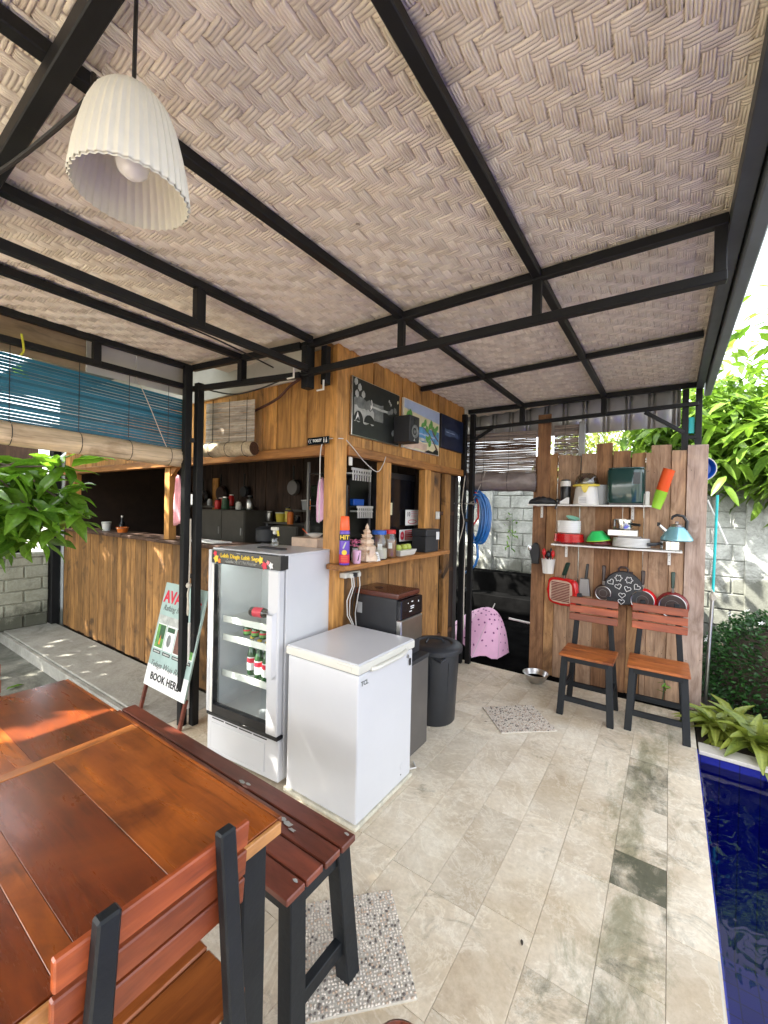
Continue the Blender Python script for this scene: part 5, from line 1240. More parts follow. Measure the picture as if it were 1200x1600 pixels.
pot('stock_pot', 'tall steel stock pot on the inner shelf left of the window post', -5.0, 3.0, 1.54, .09, .14, 'steel')
pot('sauce_pot', 'small steel pot on the inner counter near the pale cabinet', -3.55, 2.95, 1.035, .08, .10, 'steel')
for k, (x, z, m, l_) in enumerate(((-5.4, 1.54, 'cream_plastic', 'cream tub leftmost on the inner kitchen shelf'), (-4.6, 1.54, 'red_plastic', 'red tub on the inner kitchen shelf'), (-4.25, 1.38, 'white_plastic', 'white tub on the inner middle shelf'), (-3.9, 1.38, 'steel', 'metal tub on the inner middle shelf'), (-3.55, 1.38, 'yellow', 'yellow tub on the inner middle shelf'), (-3.15, 1.52, 'grey_plastic', 'grey tub on the inner right shelf'), (-2.8, 1.52, 'cream_plastic', 'cream tub on the inner right shelf'))):
    t = thing('storage_tub', l_, 'tub', (x, 3.13, z), 0, 'tubs on the inner kitchen shelves')
    B().lathe([(.045, 0), (.055, .09), (.058, .095)], (0, 0, 0), 18).build('tub', m, t, smooth=True); B().lathe([(.060, .094), (.060, .104), (0, .108)], (0, 0, 0), 18).build('lid', 'white_plastic', t, smooth=True)
for k, (x, y, r, h, m, l_) in enumerate(((-5.35, 2.12, .05, .10, 'ceramic', 'white bucket on the far end of the counter behind the leaves'), (-4.95, 2.12, .06, .055, 'orange_print', 'orange bowl on the counter near the leaves'), (-5.15, 2.2, .03, .16, 'dark_gloss', 'dark bottle on the far end of the counter'))):
    t = thing(('bucket', 'orange_bowl', 'dark_bottle')[k], l_, ('bucket', 'bowl', 'bottle')[k], (x, y, 1.228))
    if k == 2: B().lathe([(r, 0), (r, h*.6), (r*.35, h*.8), (r*.35, h)], (0, 0, 0), 16).build('bottle_body', m, t, smooth=True); B().lathe([(r*.4, h), (r*.4, h+.02)], (0, 0, 0), 12).build('cap', 'steel', t)
    else:
        B().lathe([(r*.75, 0), (r, h), (r*1.05, h+.003), (r*.95, h), (r*.7, .006), (0, .006)], (0, 0, 0), 22, cap=False).build('vessel', m, t, smooth=True)
        B().lathe([(r*1.0, h*.86), (r*1.03, h*.9), (r*1.0, h*.94)], (0, 0, 0), 22, cap=False).build('rim_band', 'steel', t, smooth=True)
for k, (x, z, r_, m_, l_) in enumerate(((-5.72, 1.62, .11, 'black_matte', 'large black pan hung on the inner wall furthest from the window post'), (-5.12, 1.66, .085, 'steel_dull', 'grey pan hung on the inner wall between the pale slats'), (-4.72, 1.70, .10, 'nonstick', 'brown pan hung on the inner wall above the pale cabinet'), (-4.25, 1.72, .07, 'black_matte', 'little black pan hung on the inner wall behind the pink cloth'), (-3.4, 1.76, .09, 'steel_dull', 'grey pan hung on the inner wall above the middle shelf'), (-2.95, 1.78, .075, 'black_matte', 'black pan hung high on the inner wall near the screen'))):
    t = thing('hanging_pan', l_, 'pan', (x, 3.19, z), 0, 'pans hung on the inner kitchen wall')
    B().lathe([(0, 0), (r_*.95, 0), (r_, -.01), (r_*.85, -.04), (0, -.04)][::-1], (0, 0, 0), 24, 'Y').build('pan_body', m_, t, smooth=True)
    B().beam((0, -.02, r_), (0, -.02, r_+.15), .022, .012, .003).build('handle', 'bakelite', t)
random.seed(31)
WORDS = ['short', 'tall', 'squat', 'slim', 'round', 'narrow', 'wide', 'small', 'stout', 'little']
for k in range(20):
    x = (-5.55, -5.3, -4.85, -4.4, -4.15, -3.98, -3.7, -3.4, -3.25, -3.05, -2.95, -2.68, -2.5, -4.45, -4.3, -4.05, -3.85, -2.62, -2.45, -3.2)[k]
    z = 1.545 if k < 4 else 1.385 if k < 9 else 1.525 if k < 13 else 1.505 if k < 17 else 1.425 if k < 19 else 1.37
    y = 3.10 if k < 13 else 2.95
    mm_ = ('cream_plastic', 'brown_print', 'grey_plastic', 'red_plastic', 'dgreen_print', 'white_plastic', 'steel', 'yellow', 'dark_gloss', 'orange_print')[k % 10]
    cn_ = ('cream', 'brown', 'grey', 'red', 'dark green', 'white', 'metal', 'yellow', 'black', 'orange')[k % 10]
    wh_ = ('on the far inner shelf', 'on the middle inner shelf', 'on the high inner shelf by the screen', 'on top of the pale cabinet', 'on top of the cream cupboard', 'on the low unit')[0 if k < 4 else 1 if k < 9 else 2 if k < 13 else 3 if k < 17 else 4 if k < 19 else 5]
    t = thing('storage_jar', '%s %s jar standing %s in the dark kitchen' % (WORDS[(k*3) % 10], cn_, wh_), 'jar', (x, y, z), 0, 'jars in the dark kitchen')
    r_ = R(.028, .045); h_ = R(.07, .16)
    B().lathe([(r_*.95, 0), (r_, .005), (r_, h_*.8), (r_*.7, h_*.9)], (0, 0, 0), 16).build('jar_body', mm_, t, smooth=True); B().lathe([(r_*.75, h_*.9), (r_*.78, h_), (0, h_)], (0, 0, 0), 14).build('lid', ('white_plastic', 'black_plastic', 'steel')[k % 3], t, smooth=True)
random.seed(13)
sc_ = thing('sauce_screen', 'black upright screen standing in the kiosk corner window', 'screen', (-2.1, 2.32, 1.25))
B().box(-2.30, -1.93, 2.32, 2.36, 1.30, 1.72, .006).build('panel', 'dark_gloss', sc_, True); B().box(-2.16, -2.06, 2.30, 2.40, 1.23, 1.30, .004).build('stand', 'black_plastic', sc_, True)
bx_ = tag(B().box(-2.22, -1.97, 2.06, 2.24, 1.228, 1.335, .004).build('brown_box', 'lilac_cloth' if 0 else 'sand_print'), 'brown box on the counter corner under the white bowl', 'box')
wb = thing('white_bowl', 'white bowl with a spoon on the brown box at the counter corner', 'bowl', (-2.06, 2.13, 1.336))
B().lathe([(.02, 0), (.03, .003), (.06, .028), (.062, .030), (.056, .028), (.028, .006), (0, .005)], (0, 0, 0), 26, cap=False).build('bowl', 'ceramic', wb, smooth=True)
B().tube([(-.03, -.03, .02), (-.07, -.05, .06)], .003, 6).build('spoon_handle', 'orange', wb)
tag(B().box(-3.55, -3.1, 2.02, 2.2, 1.228, 1.236, .002).build('paper_sheets', 'white_paper'), 'loose pale sheets lying on the dark counter top', 'papers')

# ------------------------------------------------------------------ shelves on the fence and what stands on them
def wall_shelf(label, x0, x1, z, brk):
    t = thing('wall_shelf', label, 'shelf', ((x0+x1)/2, 4.12, z), 0, 'white shelves on the board fence')
    B().box(x0, x1, 4.02, 4.208, z-.014, z, .002).build('board', 'white_plastic', t, True)
    for x in brk:
        q = B().box(x-.011, x+.011, 4.196, 4.203, z-.13, z-.015, .001).box(x-.011, x+.011, 4.04, 4.196, z-.020, z-.015, .001).build('bracket', 'white_plastic', t, True)
        B().lathe([(.003, 0), (.003, -.002)], (x, 4.1955, z-.05), 8, 'Y').lathe([(.003, 0), (.003, -.002)], (x, 4.1955, z-.10), 8, 'Y').build('screw', 'steel_dull', q, True)
    return t
Z1, Z2 = 1.625, 1.262
wall_shelf('upper white shelf screwed to the fence, carrying the juicer', -1.12, -.13, Z1, (-1.03, -.27))
wall_shelf('lower white shelf screwed to the fence, carrying plates and kettle', -.90, .085, Z2, (-.80, -.0))
cable('white_string', 'thin white string hanging past both shelves beside the green fryer', [(-.33, 4.03, 1.62), (-.332, 4.03, 1.55), (-.33, 4.03, 1.50)], .0025, 'rope', 'string')
cable('second_string', 'thin white string hanging from the upper shelf end', [(-.18, 4.03, 1.72), (-.182, 4.02, 1.60), (-.18, 4.02, 1.52)], .0025, 'rope', 'string')
bc = thing('black_cloth', 'crumpled black folded umbrella lying at the end of the upper shelf', 'umbrella', (-1.0, 4.11, Z1))
b = B()
for i in range(10): pass
V = []; F = []; n1, n2 = 18, 12
for i in range(n1+1):
    for k in range(n2):
        a = 2*PI*k/n2; x = -.13+.25*i/n1; r_ = .026*(1+.35*noise.noise(Vector((i*.5, k*.9, 0))))*(math.sin(PI*(i+.6)/(n1+1.4)))**.4
        V.append((x, r_*1.5*math.cos(a), max(.001, r_*.8+r_*math.sin(a))))
for i in range(n1):
    for k in range(n2): F.append((i*n2+k, i*n2+(k+1) % n2, (i+1)*n2+(k+1) % n2, (i+1)*n2+k))
np_mesh('folded_canopy', V, F, 'black_matte', bc, True)
B().tube([(.12, 0, .03), (.15, -.04, .03), (.155, -.09, .02), (.13, -.10, -.03)], .006, 7).build('strap', 'black_matte', bc, smooth=True)
tm = thing('tumbler', 'black travel tumbler with white bands on the upper shelf', 'tumbler', (-.80, 4.10, Z1))
B().lathe([(.034, 0), (.036, .004), (.038, .125), (.036, .13)], (0, 0, 0), 28).build('body', 'black_plastic', tm, smooth=True)
B().lathe([(.0385, .130), (.0395, .132), (.0395, .165), (.037, .168)], (0, 0, 0), 28).build('collar', 'white_plastic', tm, smooth=True)
B().lathe([(.034, .168), (.034, .178), (0, .182)], (0, 0, 0), 24).build('lid', 'black_plastic', tm, smooth=True)
B().prism([(-.034, .004), (.036, .004), (.036, .05), (.018, .05), (-.034, .02)], -.0402, -.039, 'XZ').build('white_print_patch', 'white_print', tm)
ju = thing('citrus_juicer', 'white electric juicer with yellow band and smoky dome', 'juicer', (-.625, 4.11, Z1))
B().lathe([(.088, 0), (.090, .005), (.078, .10), (.072, .118)], (0, 0, 0), 32).build('base', 'white_plastic', ju, smooth=True)
B().lathe([(.074, .118), (.094, .121), (.096, .130), (.080, .136)], (0, 0, 0), 32).build('band', 'yellow', ju, smooth=True)
B().lathe([(.078, .137), (.080, .145), (.070, .185), (.045, .205), (.018, .210), (0, .211)], (0, 0, 0), 28, cap=False).build('dome', 'clear_plastic', ju, smooth=True)
B().lathe([(.05, .137), (.04, .15), (.015, .175), (0, .18)], (0, 0, 0), 20).build('cone', 'cream_plastic', ju, smooth=True)
B().prism([(-.026, .128), (.026, .128), (.018, .100), (.008, .078), (-.008, .078), (-.018, .100)], -.098, -.072, 'XZ', .003).build('spout', 'yellow', ju)
B().box(-.04, .02, -.0935, -.0915, .006, .052).build('rating_label', 'white_paper', ju)
for k in range(4): B().box(-.035, .012, -.0942, -.0936, .014+.009*k, .017+.009*k).build('label_line', 'grey_print', ju)
jc = thing('blender_jug', 'grey translucent jug standing behind the juicer', 'jug', (-.515, 4.14, Z1))
B().lathe([(.045, 0), (.05, .006), (.058, .12), (.060, .122), (.055, .12), (.045, .008), (0, .008)], (0, 0, 0), 24, cap=False).build('jug', 'grey_plastic', jc, smooth=True); B().tube([(.055, 0, .10), (.085, 0, .09), (.085, 0, .04), (.052, 0, .03)], .006, 7).build('handle', 'grey_plastic', jc, smooth=True)
af = thing('air_fryer', 'dark green glossy air fryer on the upper shelf', 'air fryer', (-.30, 4.09, Z1))
B().prism([(-.125, -.05), (-.10, -.075), (.03, -.085), (.075, -.06), (.10, -.02), (.10, .07), (.075, .09), (-.11, .09), (-.125, .07)], .012, .225, 'XY', .008).build('body', 'fryer_green', af, smooth=True)
B().prism([(-.12, -.045), (-.095, -.068), (.028, -.078), (.07, -.055), (.094, -.018), (.094, .066), (.07, .085), (-.105, .085), (-.12, .066)], .226, .234, 'XY', .003).build('top_cap', 'fryer_green', af)
B().box(-.11, .09, -.06, .08, 0, .012).build('foot', 'black_plastic', af)
B().poly([(.034, -.0865, .13), (.072, -.0635, .13), (.072, -.0635, .20), (.034, -.0865, .20)]).build('control_panel', 'dark_gloss', af)
tag(B().box(-.175, -.145, 4.06, 4.16, Z1+.001, Z1+.115, .003).build('cream_carton', 'cream_plastic'), 'narrow cream carton beside the green air fryer', 'carton')
cp = thing('cup_stack', 'stack of nested orange and lime plastic cups leaning on the fence', 'cups', (-.10, 4.08, 1.60))
mt = Matrix.Translation((0, 0, 0)) @ Matrix.Rotation(math.radians(17), 4, 'Y')
for k in range(8):
    m = 'lime' if k < 2 else 'orange'; z = .022*k
    if k == 7: prof = [(.028, z), (.036, z+.105), (.034, z+.106), (.026, z+.004), (0, z+.004)]
    B().lathe([(.026, z), (.028+.0*k, z+.002), (.036, z+.085), (.0375, z+.087), (.034, z+.086), (.026, z+.004), (0, z+.003)], (0, 0, 0), 22, mat=mt, cap=False).build('cup', m, cp, smooth=True)
pl = thing('plate_stack', 'stack of red plates at the near end of the lower shelf', 'plates', (-.765, 4.11, Z2))
def plate(r, z, m, par, nm='plate', rise=.014):
    return B().lathe([(0, z), (r*.55, z), (r*.94, z+rise-.003), (r, z+rise-.002), (r*1.005, z+rise+.004), (r*.93, z+rise+.0045), (r*.55, z+.004), (0, z+.004)], (0, 0, 0), 30, cap=False).build(nm, m, par, smooth=True)
for k in range(6): plate(.100-.001*k, .002+.0068*k, 'red_enamel', pl)
wbs = thing('bowl_stack', 'stack of white bowls standing on the red plates', 'bowls', (-.765, 4.11, Z2+.052))
for k in range(5):
    z = .0175*k
    B().lathe([(.0, z), (.045, z), (.078, z+.016), (.082, z+.040), (.079, z+.041), (.074, z+.02), (.042, z+.004), (0, z+.004)], (0, 0, 0), 28, cap=False).build('bowl', 'ceramic', wbs, smooth=True)
mbw = tag(B().lathe([(.0, 0), (.025, .001), (.045, .016), (.046, .018), (.042, .017), (.024, .004), (0, .004)], (0, 0, 0), 22, cap=False).build('mint_dish', 'mint', smooth=True), 'small mint green dish lying on top of the white bowls', 'dish')
mbw.location = (-.735, 4.10, Z2+.158); mbw.rotation_euler = (.2, .25, 0)
dp = thing('dark_plates', 'two dark red plates in the middle of the lower shelf', 'plates', (-.525, 4.11, Z2)); plate(.085, .002, 'wine_enamel', dp); plate(.080, .012, 'wine_enamel', dp)
gb = thing('green_bowl', 'bright green plastic bowl turned upside down on dark plates', 'bowl', (-.52, 4.10, Z2+.026))
B().lathe([(.074, .001), (.078, .004), (.066, .025), (.045, .05), (.036, .060), (.0, .062)], (0, 0, 0), 28, cap=False).build('bowl', 'green_plastic', gb, smooth=True)
B().lathe([(.079, .001), (.080, .004), (.077, .006)], (0, 0, 0), 28, cap=False).build('rim', 'lime', gb, smooth=True); gb.rotation_euler = (.06, -.12, 0); gb.location.z += .010
wpl = thing('white_plates', 'stack of white plates on the lower shelf under the metal tin', 'plates', (-.29, 4.11, Z2))
for k in range(7): plate(.117-.001*k, .002+.0085*k, 'ceramic', wpl, rise=.010)
tn = thing('metal_tin', 'flat rectangular metal tin lying on the white plates', 'tin', (-.33, 4.09, Z2+.076))
B().box(-.105, .08, -.07, .06, .0, .042, .004).build('tin', 'steel', tn); B().box(-.04, .10, -.05, .05, -.012, .0).build('under_tray', 'steel_dull', tn); B().lathe([(.003, 0), (.003, -.003)], (-.01, -.07, .022), 8, 'Y').build('rivet', 'black_print', tn)
p2 = thing('steel_saucepan', 'shiny steel saucepan standing on the flat metal tin', 'saucepan', (-.345, 4.10, Z2+.118))
B().lathe([(.060, 0), (.064, .006), (.064, .060), (.068, .063), (.062, .063), (.060, .008), (0, .008)], (0, 0, 0), 28, cap=False).build('pan_body', 'chrome', p2, smooth=True)
B().tube([(.05, -.045, .035), (.075, -.07, .032), (.11, -.085, .030)], [.006, .009, .008], 8).build('handle', 'bakelite', p2, smooth=True)
p3 = thing('small_steel_pot', 'small polished steel pot with black handle at the end of the lower shelf', 'pot', (.0, 4.10, Z2))
B().lathe([(.050, 0), (.055, .005), (.055, .048), (.060, .051), (.054, .051), (.052, .007), (0, .007)], (0, 0, 0), 28, cap=False).build('pot_body', 'chrome', p3, smooth=True)
B().tube([(-.052, -.02, .035), (-.08, -.04, .03), (-.12, -.055, .028)], [.006, .010, .009], 8).build('handle', 'bakelite', p3, smooth=True)
kt = thing('kettle', 'pale blue metal kettle with black arched handle standing on the small pot', 'kettle', (.045, 4.10, Z2+.053))
B().lathe([(.085, 0), (.097, .006), (.095, .02), (.066, .065), (.046, .09), (.040, .094)], (0, 0, 0), 36).build('body', 'kettle', kt, smooth=True)
B().lathe([(.040, .095), (.041, .098), (.03, .110), (.008, .114), (.012, .128), (0, .131)], (0, 0, 0), 24).build('lid', 'steel', kt, smooth=True)
B().tube([(-.055, -.01, .055), (-.085, -.015, .085), (-.105, -.02, .105)], [.016, .012, .010], 10).build('spout', 'steel', kt, smooth=True)
B().lathe([(.013, -.008), (.013, .012)], (-.108, -.02, .108), 10, 'X').build('spout_cap', 'bakelite', kt, smooth=True)
B().tube([(.055, 0, .075), (.058, 0, .13), (.035, 0, .165), (0, 0, .172), (-.025, 0, .160), (-.032, 0, .14)], [.009, .010, .010, .010, .009, .006], 10).build('handle', 'bakelite', kt, smooth=True)
ub = thing('utensil_basket', 'white ribbed basket hung at the fence edge for kitchen utensils', 'basket', (-.945, 4.14, .97))
B().lathe([(.045, 0), (.060, .135), (.063, .138), (.058, .136), (.043, .004), (0, .004)], (0, 0, 0), 26, cap=False, flute=.04, nf=13).build('basket', 'white_plastic', ub, smooth=True)
for k, (dx, h, m, hw) in enumerate(((-.03, .25, 'red_plastic', .018), (.0, .22, 'black_plastic', .022), (.03, .23, 'red_plastic', .018), (-.01, .20, 'wine_enamel', .02), (.015, .26, 'black_plastic', .012))):
    t = thing('kitchen_utensil', ['red spatula at the outer side of the white basket', 'black turner in the middle of the white basket', 'red spoon on the inner side of the white basket', 'dark red ladle low in the white basket', 'slim black whisk handle in the white basket'][k], 'utensil', (-.945+dx, 4.14+.006*k-.015, .98), 0, 'utensils in the white basket')
    B().tube([(0, 0, 0), (dx*.3, 0, h*.65)], .005, 6).build('shaft', m, t); B().lathe([(.002, 0), (hw, .02), (hw, .05), (.004, .07)], (dx*.3, 0, h*.62), 10).build('head', m, t, smooth=True)
mt_ = thing('oven_mitt', 'black oven mitt hanging over the left edge of the fence', 'mitt', (-1.075, 4.16, 1.06))
B().prism([(-.03, 0), (.035, .0), (.045, .08), (.04, .15), (.02, .19), (-.015, .19), (-.03, .15), (-.05, .14), (-.058, .11), (-.04, .09)], -.012, .022, 'XZ', .008).build('mitt', 'black_matte', mt_, smooth=True); B().box(-.032, .037, -.014, .024, -.012, .012, .004).build('cuff', 'bakelite', mt_)
tag(B().lathe([(0, -.03), (.018, -.02), (.024, 0), (.018, .02), (0, .028)], (-1.12, 4.14, 1.20), 16).build('tap_ball', 'chrome', smooth=True), 'small round steel ladle bowl by the fence edge above the basket', 'ladle')

# pans hanging on the fence
def pan(name, label, x, z, r, rimm, facem, handle_h, hm, ring=True, tilt=0, wid=1, cat='pan', y=4.19):
    t = thing(name, label, cat, (x, y, z))
    t.rotation_euler = (0, tilt, 0)
    mt = Matrix.Diagonal((wid, 1, 1, 1))
    B().lathe([(0, 0), (r*.97, 0), (r, -.008), (r*.86, -.042), (r*.80, -.046), (0, -.046)][::-1], (0, 0, 0), 36, 'Y', mat=mt).build('pan_body', rimm, t, smooth=True)
    B().lathe([(r*.80, -.0465), (0, -.0472)], (0, 0, 0), 30, 'Y', cap=False, mat=mt).build('pan_base', facem, t)
    if ring:
        B().tube([(wid*r*.80*math.cos(a), -.046, r*.80*math.sin(a)) for a in np.linspace(0, 2*PI, 34)[:-1]], .004, 6, True).build('base_ring', 'steel', t, smooth=True)
        B().tube([(wid*r*.42*math.cos(a), -.047, r*.42*math.sin(a)) for a in np.linspace(0, 2*PI, 26)[:-1]], .002, 5, True).build('base_ring', 'steel_dull', t, smooth=True)
    B().hexa([(-.009, -.03, r*.95), (.009, -.03, r*.95), (.009, -.014, r*.95), (-.009, -.014, r*.95)], [(-.011, -.034, r+.03), (.011, -.034, r+.03), (.011, -.014, r+.03), (-.011, -.014, r+.03)], .002).build('ferrule', 'steel', t)
    B().hexa([(-.011, -.036, r+.03), (.011, -.036, r+.03), (.011, -.014, r+.03), (-.011, -.014, r+.03)], [(-.016, -.03, r+handle_h), (.016, -.03, r+handle_h), (.016, -.012, r+handle_h), (-.016, -.012, r+handle_h)], .006).build('handle', hm, t, smooth=True)
    return t
pan('red_frying_pan', 'red frying pan behind the right chair back with a slim dark handle', -.18, .815, .105, 'red_enamel', 'nonstick', .15, 'nonstick', wid=1)
pan('wine_frying_pan', 'wine red frying pan nearest the fence edge with green black handle', .03, .80, .115, 'wine_enamel', 'nonstick', .165, 'bakelite_green')
pan('small_dark_pan', 'small dark brown pan between grater and heart mould pan', -.475, .845, .075, 'nonstick', 'nonstick', .17, 'nonstick', y=4.17)
pan('wine_pan_behind', 'dark red pan half hidden behind the heart mould pan', -.27, .84, .09, 'wine_enamel', 'nonstick', .12, 'nonstick', False, y=4.205)
gp_ = thing('grill_pan', 'red square grill pan with ribbed grey plate hanging on the fence', 'pan', (-.80, 4.165, .815), math.radians(-22))
rs = lambda a, b, n=6, p=.45: [(a*math.copysign(abs(math.cos(t))**p, math.cos(t)), b*math.copysign(abs(math.sin(t))**p, math.sin(t))) for t in np.linspace(0, 2*PI, 4*n+1)[:-1]]
B().prism(rs(.125, .125), -.06, .0, 'XZ', .012).build('pan_body', 'red_enamel', gp_, smooth=True)
B().prism(rs(.098, .102), -.066, -.0605, 'XZ', .002).build('grill_plate', 'sand_print', gp_)
for k in range(12): B().box(-.078, .078, -.0705, -.0662, -.080+k*.0145-.0035, -.080+k*.0145+.0035).build('grill_rib', 'wine_enamel', gp_)
B().hexa([(-.004, -.05, .122), (.022, -.05, .122), (.022, -.02, .122), (-.004, -.02, .122)], [(.0, -.05, .15), (.024, -.05, .15), (.024, -.02, .15), (.0, -.02, .15)], .002).build('ferrule', 'steel', gp_)
B().hexa([(-.004, -.055, .15), (.026, -.055, .15), (.026, -.02, .15), (-.004, -.02, .15)], [(.03, -.05, .27), (.06, -.05, .27), (.06, -.02, .27), (.03, -.02, .27)], .006).build('handle', 'bakelite_green', gp_, smooth=True)
gt = thing('box_grater', 'grey steel grater with black handle hanging beside the grill pan', 'grater', (-.63, 4.15, .80))
B().hexa([(-.05, -.03, 0), (.05, -.03, 0), (.05, .03, 0), (-.05, .03, 0)], [(-.035, -.02, .155), (.035, -.02, .155), (.035, .02, .155), (-.035, .02, .155)], .003).build('blades', 'steel_dull', gt)
for i in range(4):
    for k in range(6): B().lathe([(.004, 0), (.003, -.003)], (-.027+.018*i, -.028+.0016*k, .025+.02*k), 6, 'Y').build('tooth', 'steel_dull', gt)
B().hexa([(.0, -.012, .155), (.025, -.012, .155), (.025, .012, .155), (.0, .012, .155)], [(.012, -.010, .29), (.034, -.010, .29), (.034, .010, .29), (.012, .010, .29)], .005).build('handle', 'bakelite', gt, smooth=True)
hm_ = thing('mould_pan', 'round black cake mould pan with heart and flower outlines on the fence', 'pan', (-.325, 4.165, .905))
B().lathe([(0, 0), (.142, 0), (.148, -.01), (.140, -.022), (0, -.022)][::-1], (0, 0, 0), 44, 'Y').build('pan_body', 'black_matte', hm_, smooth=True)
def heart(cx, cz, s, rot):
    pts = []
    for a in np.linspace(0, 2*PI, 25)[:-1]:
        x = 16*math.sin(a)**3; z = 13*math.cos(a)-5*math.cos(2*a)-2*math.cos(3*a)-math.cos(4*a)
        x, z = x*s/17, z*s/17; pts.append((cx+x*math.cos(rot)-z*math.sin(rot), -.024, cz+x*math.sin(rot)+z*math.cos(rot)))
    return pts
def flower(cx, cz, s): return [(cx+s*(1+.22*math.cos(6*a))*math.cos(a), -.024, cz+s*(1+.22*math.cos(6*a))*math.sin(a)) for a in np.linspace(0, 2*PI, 37)[:-1]]
for pts in (flower(-.035, .085, .024), flower(.045, .075, .024), heart(-.092, .045, .027, .7), heart(.103, .022, .027, -.7), heart(-.035, .012, .027, .35), heart(.035, -.002, .027, -.3), heart(-.005, -.062, .027, .0), heart(-.01, -.118, .026, 0)):
    B().tube(pts, .0024, 5, True).build('mould_outline', 'white_print', hm_, smooth=True)
B().tube([(-.035, -.01, .138), (-.035, -.012, .165), (-.02, -.012, .18), (.02, -.012, .18), (.035, -.012, .165), (.035, -.01, .138)], .010, 8).build('loop_handle', 'nonstick', hm_, smooth=True)


for o_, k_ in ((tm, (1.15, 1.15, 1.28)), (ju, (1.22, 1.1, 1.36)), (jc, (1.2, 1.1, 1.45)), (af, (1.24, 1.0, 1.36)), (cp, (1.2, 1.2, 1.38)), (pl, (1.30, 1.0, 1.75)), (wbs, (1.25, 1.0, 1.15)), (dp, (1.2, 1, 1.5)), (gb, (1.25, 1.1, 1.45)),
               (wpl, (1.22, .95, 1.25)), (tn, (1.2, 1, 1.3)), (p2, (1.2, 1.1, 1.35)), (p3, (1.25, 1.2, 1.5)), (kt, (1.15, 1.1, 1.22)), (gp_, (1.18, 1, 1.02)), (bw, (1.18, 1.18, 1.3)), (bc, (1, 1, 1.5))):
    o_.scale = k_
wbs.location.z = Z2+.088; mbw.location.z = Z2+.088+.135; mbw.scale = (1.3, 1.3, 1.3); gb.location.z = Z2+.045; wpl.location.x += .02; tn.location = (-.315, 4.09, Z2+.100); p2.location = (-.335, 4.10, Z2+.157)
kt.location.z = Z2+.078; dp.location.x += .005; bpy.data.objects['cream_carton'].scale = (1, 1, 1)

# ------------------------------------------------------------------ yard: hose, umbrella, pipes
hs = thing('garden_hose', 'coil of blue garden hose hanging from the rear canopy post', 'hose', (-1.66, 4.03, 1.50))
for k in range(15):
    a0 = R(-.12, .12); rx = .095+R(-.035, .025); rz_ = .235+R(-.03, .03)
    dx, dz = R(-.01, .02), R(-.02, .02)
    B().tube([(dx+.03+rx*math.cos(a), -.06+.009*k+.008*math.sin(3*a), dz-.02+rz_*math.sin(a)) for a in np.linspace(0, 2*PI, 40)[:-1]], .0095, 8, True).build('hose_loop', 'hose_blue', hs, smooth=True)
B().tube([(.03, 0, -.26), (.055, -.02, -.34), (.06, -.02, -.42), (.035, -.02, -.50), (-.02, -.03, -.56), (-.08, -.03, -.60)], .013, 10).build('hose_tail', 'hose_blue', hs, smooth=True)
B().tube([(.02, -.03, .25), (.045, .0, .1), (.06, -.03, -.02), (.0, -.05, -.12)], .010, 8).build('hose_strand', 'red_plastic', hs, smooth=True)
um = thing('pink_umbrella', 'open pink umbrella with purple dots lying on its side in the yard', 'umbrella', (-1.66, 4.38, .02))
apex = Vector((.09, .02, .47)); axis = Vector((.36, .04, .93)).normalized()
u1 = axis.cross(Vector((0, 1, 0))).normalized(); u2 = axis.cross(u1)
V = [tuple(apex)]; F = []; NR, NS = 8, 7
def upt(k, s):
    a = 2*PI*k/(NR*4)+.25; sc_a = abs(math.sin((a-.25)*NR/2)); rr_ = .37*(s**.9)*(1-.13*sc_a*s)
    p = apex-axis*(.10*s+.36*s*s*(1-.16*sc_a*s))+u1*rr_*math.cos(a)+u2*rr_*math.sin(a); p.z = max(p.z, .006+.02*(1-s)); return p
for s in range(1, NS+1):
    for k in range(NR*4): V.append(tuple(upt(k, s/NS)))
n4 = NR*4
for s in range(1, NS):
    for k in range(n4): F.append((1+(s-1)*n4+k, 1+(s-1)*n4+(k+1) % n4, 1+s*n4+(k+1) % n4, 1+s*n4+k))
cap_ = [(0, 1+k, 1+(k+1) % n4, 1+(k+1) % n4) for k in range(n4)]
b = B(); vv = [b.bm.verts.new(p) for p in V]
for q in F: b.bm.faces.new([vv[i] for i in q])
for k in range(n4): b.bm.faces.new((vv[0], vv[1+k], vv[1+(k+1) % n4]))
b.build('canopy', 'pink_nylon', um, smooth=True)
for k in range(NR):
    B().tube([upt(k*4, s/NS)+axis*-.004 for s in range(0, NS+1)], .003, 5).build('rib', 'steel', um)
B().tube([apex+axis*.06, apex, apex-axis*.45], .005, 8).build('shaft', 'white_plastic', um)
b = B()
for k in range(n4):
    for s in np.arange(.2, .97, .135):
        q = s+.05*((k*7) % 3-1)*.5
        if (k+int(s*20)) % 2: continue
        p = upt(k+.5, q); e1 = (upt(k+.9, q)-upt(k+.1, q)).normalized(); e2 = (upt(k+.5, min(1, q+.05))-upt(k+.5, q-.05)).normalized(); nn = e1.cross(e2).normalized()
        if nn.dot(axis) < 0: nn = -nn
        r_ = .011 if (k % 3) else .008
        b.poly([p+nn*.003+e1*r_*math.cos(a)+e2*r_*math.sin(a) for a in np.linspace(0, 2*PI, 8)[:-1]])
b.build('printed_dots', 'purple_dot', um)['kind'] = 'stuff'
tag(B().tube([(-1.50, 4.75, .32), (-1.0, 4.72, .30)], .012, 8).build('white_conduit', 'white_plastic', smooth=True), 'white plastic conduit leaning low behind the pink umbrella', 'pipe')
tag(B().box(-1.62, -1.33, 6.40, 6.52, .62, .66, .01).build('wall_ledge_bottle', 'ceramic'), 'pale plastic bottle lying on the low ledge at the wall foot', 'bottle')
lw = thing('low_ledge', 'near black ledge along the foot of the block wall', 'ledge', (-2.0, 6.4, 0))
B().box(-4.0, .2, 6.3, 6.56, -.03, .6, .01).build('ledge', 'black_ground', lw, True)
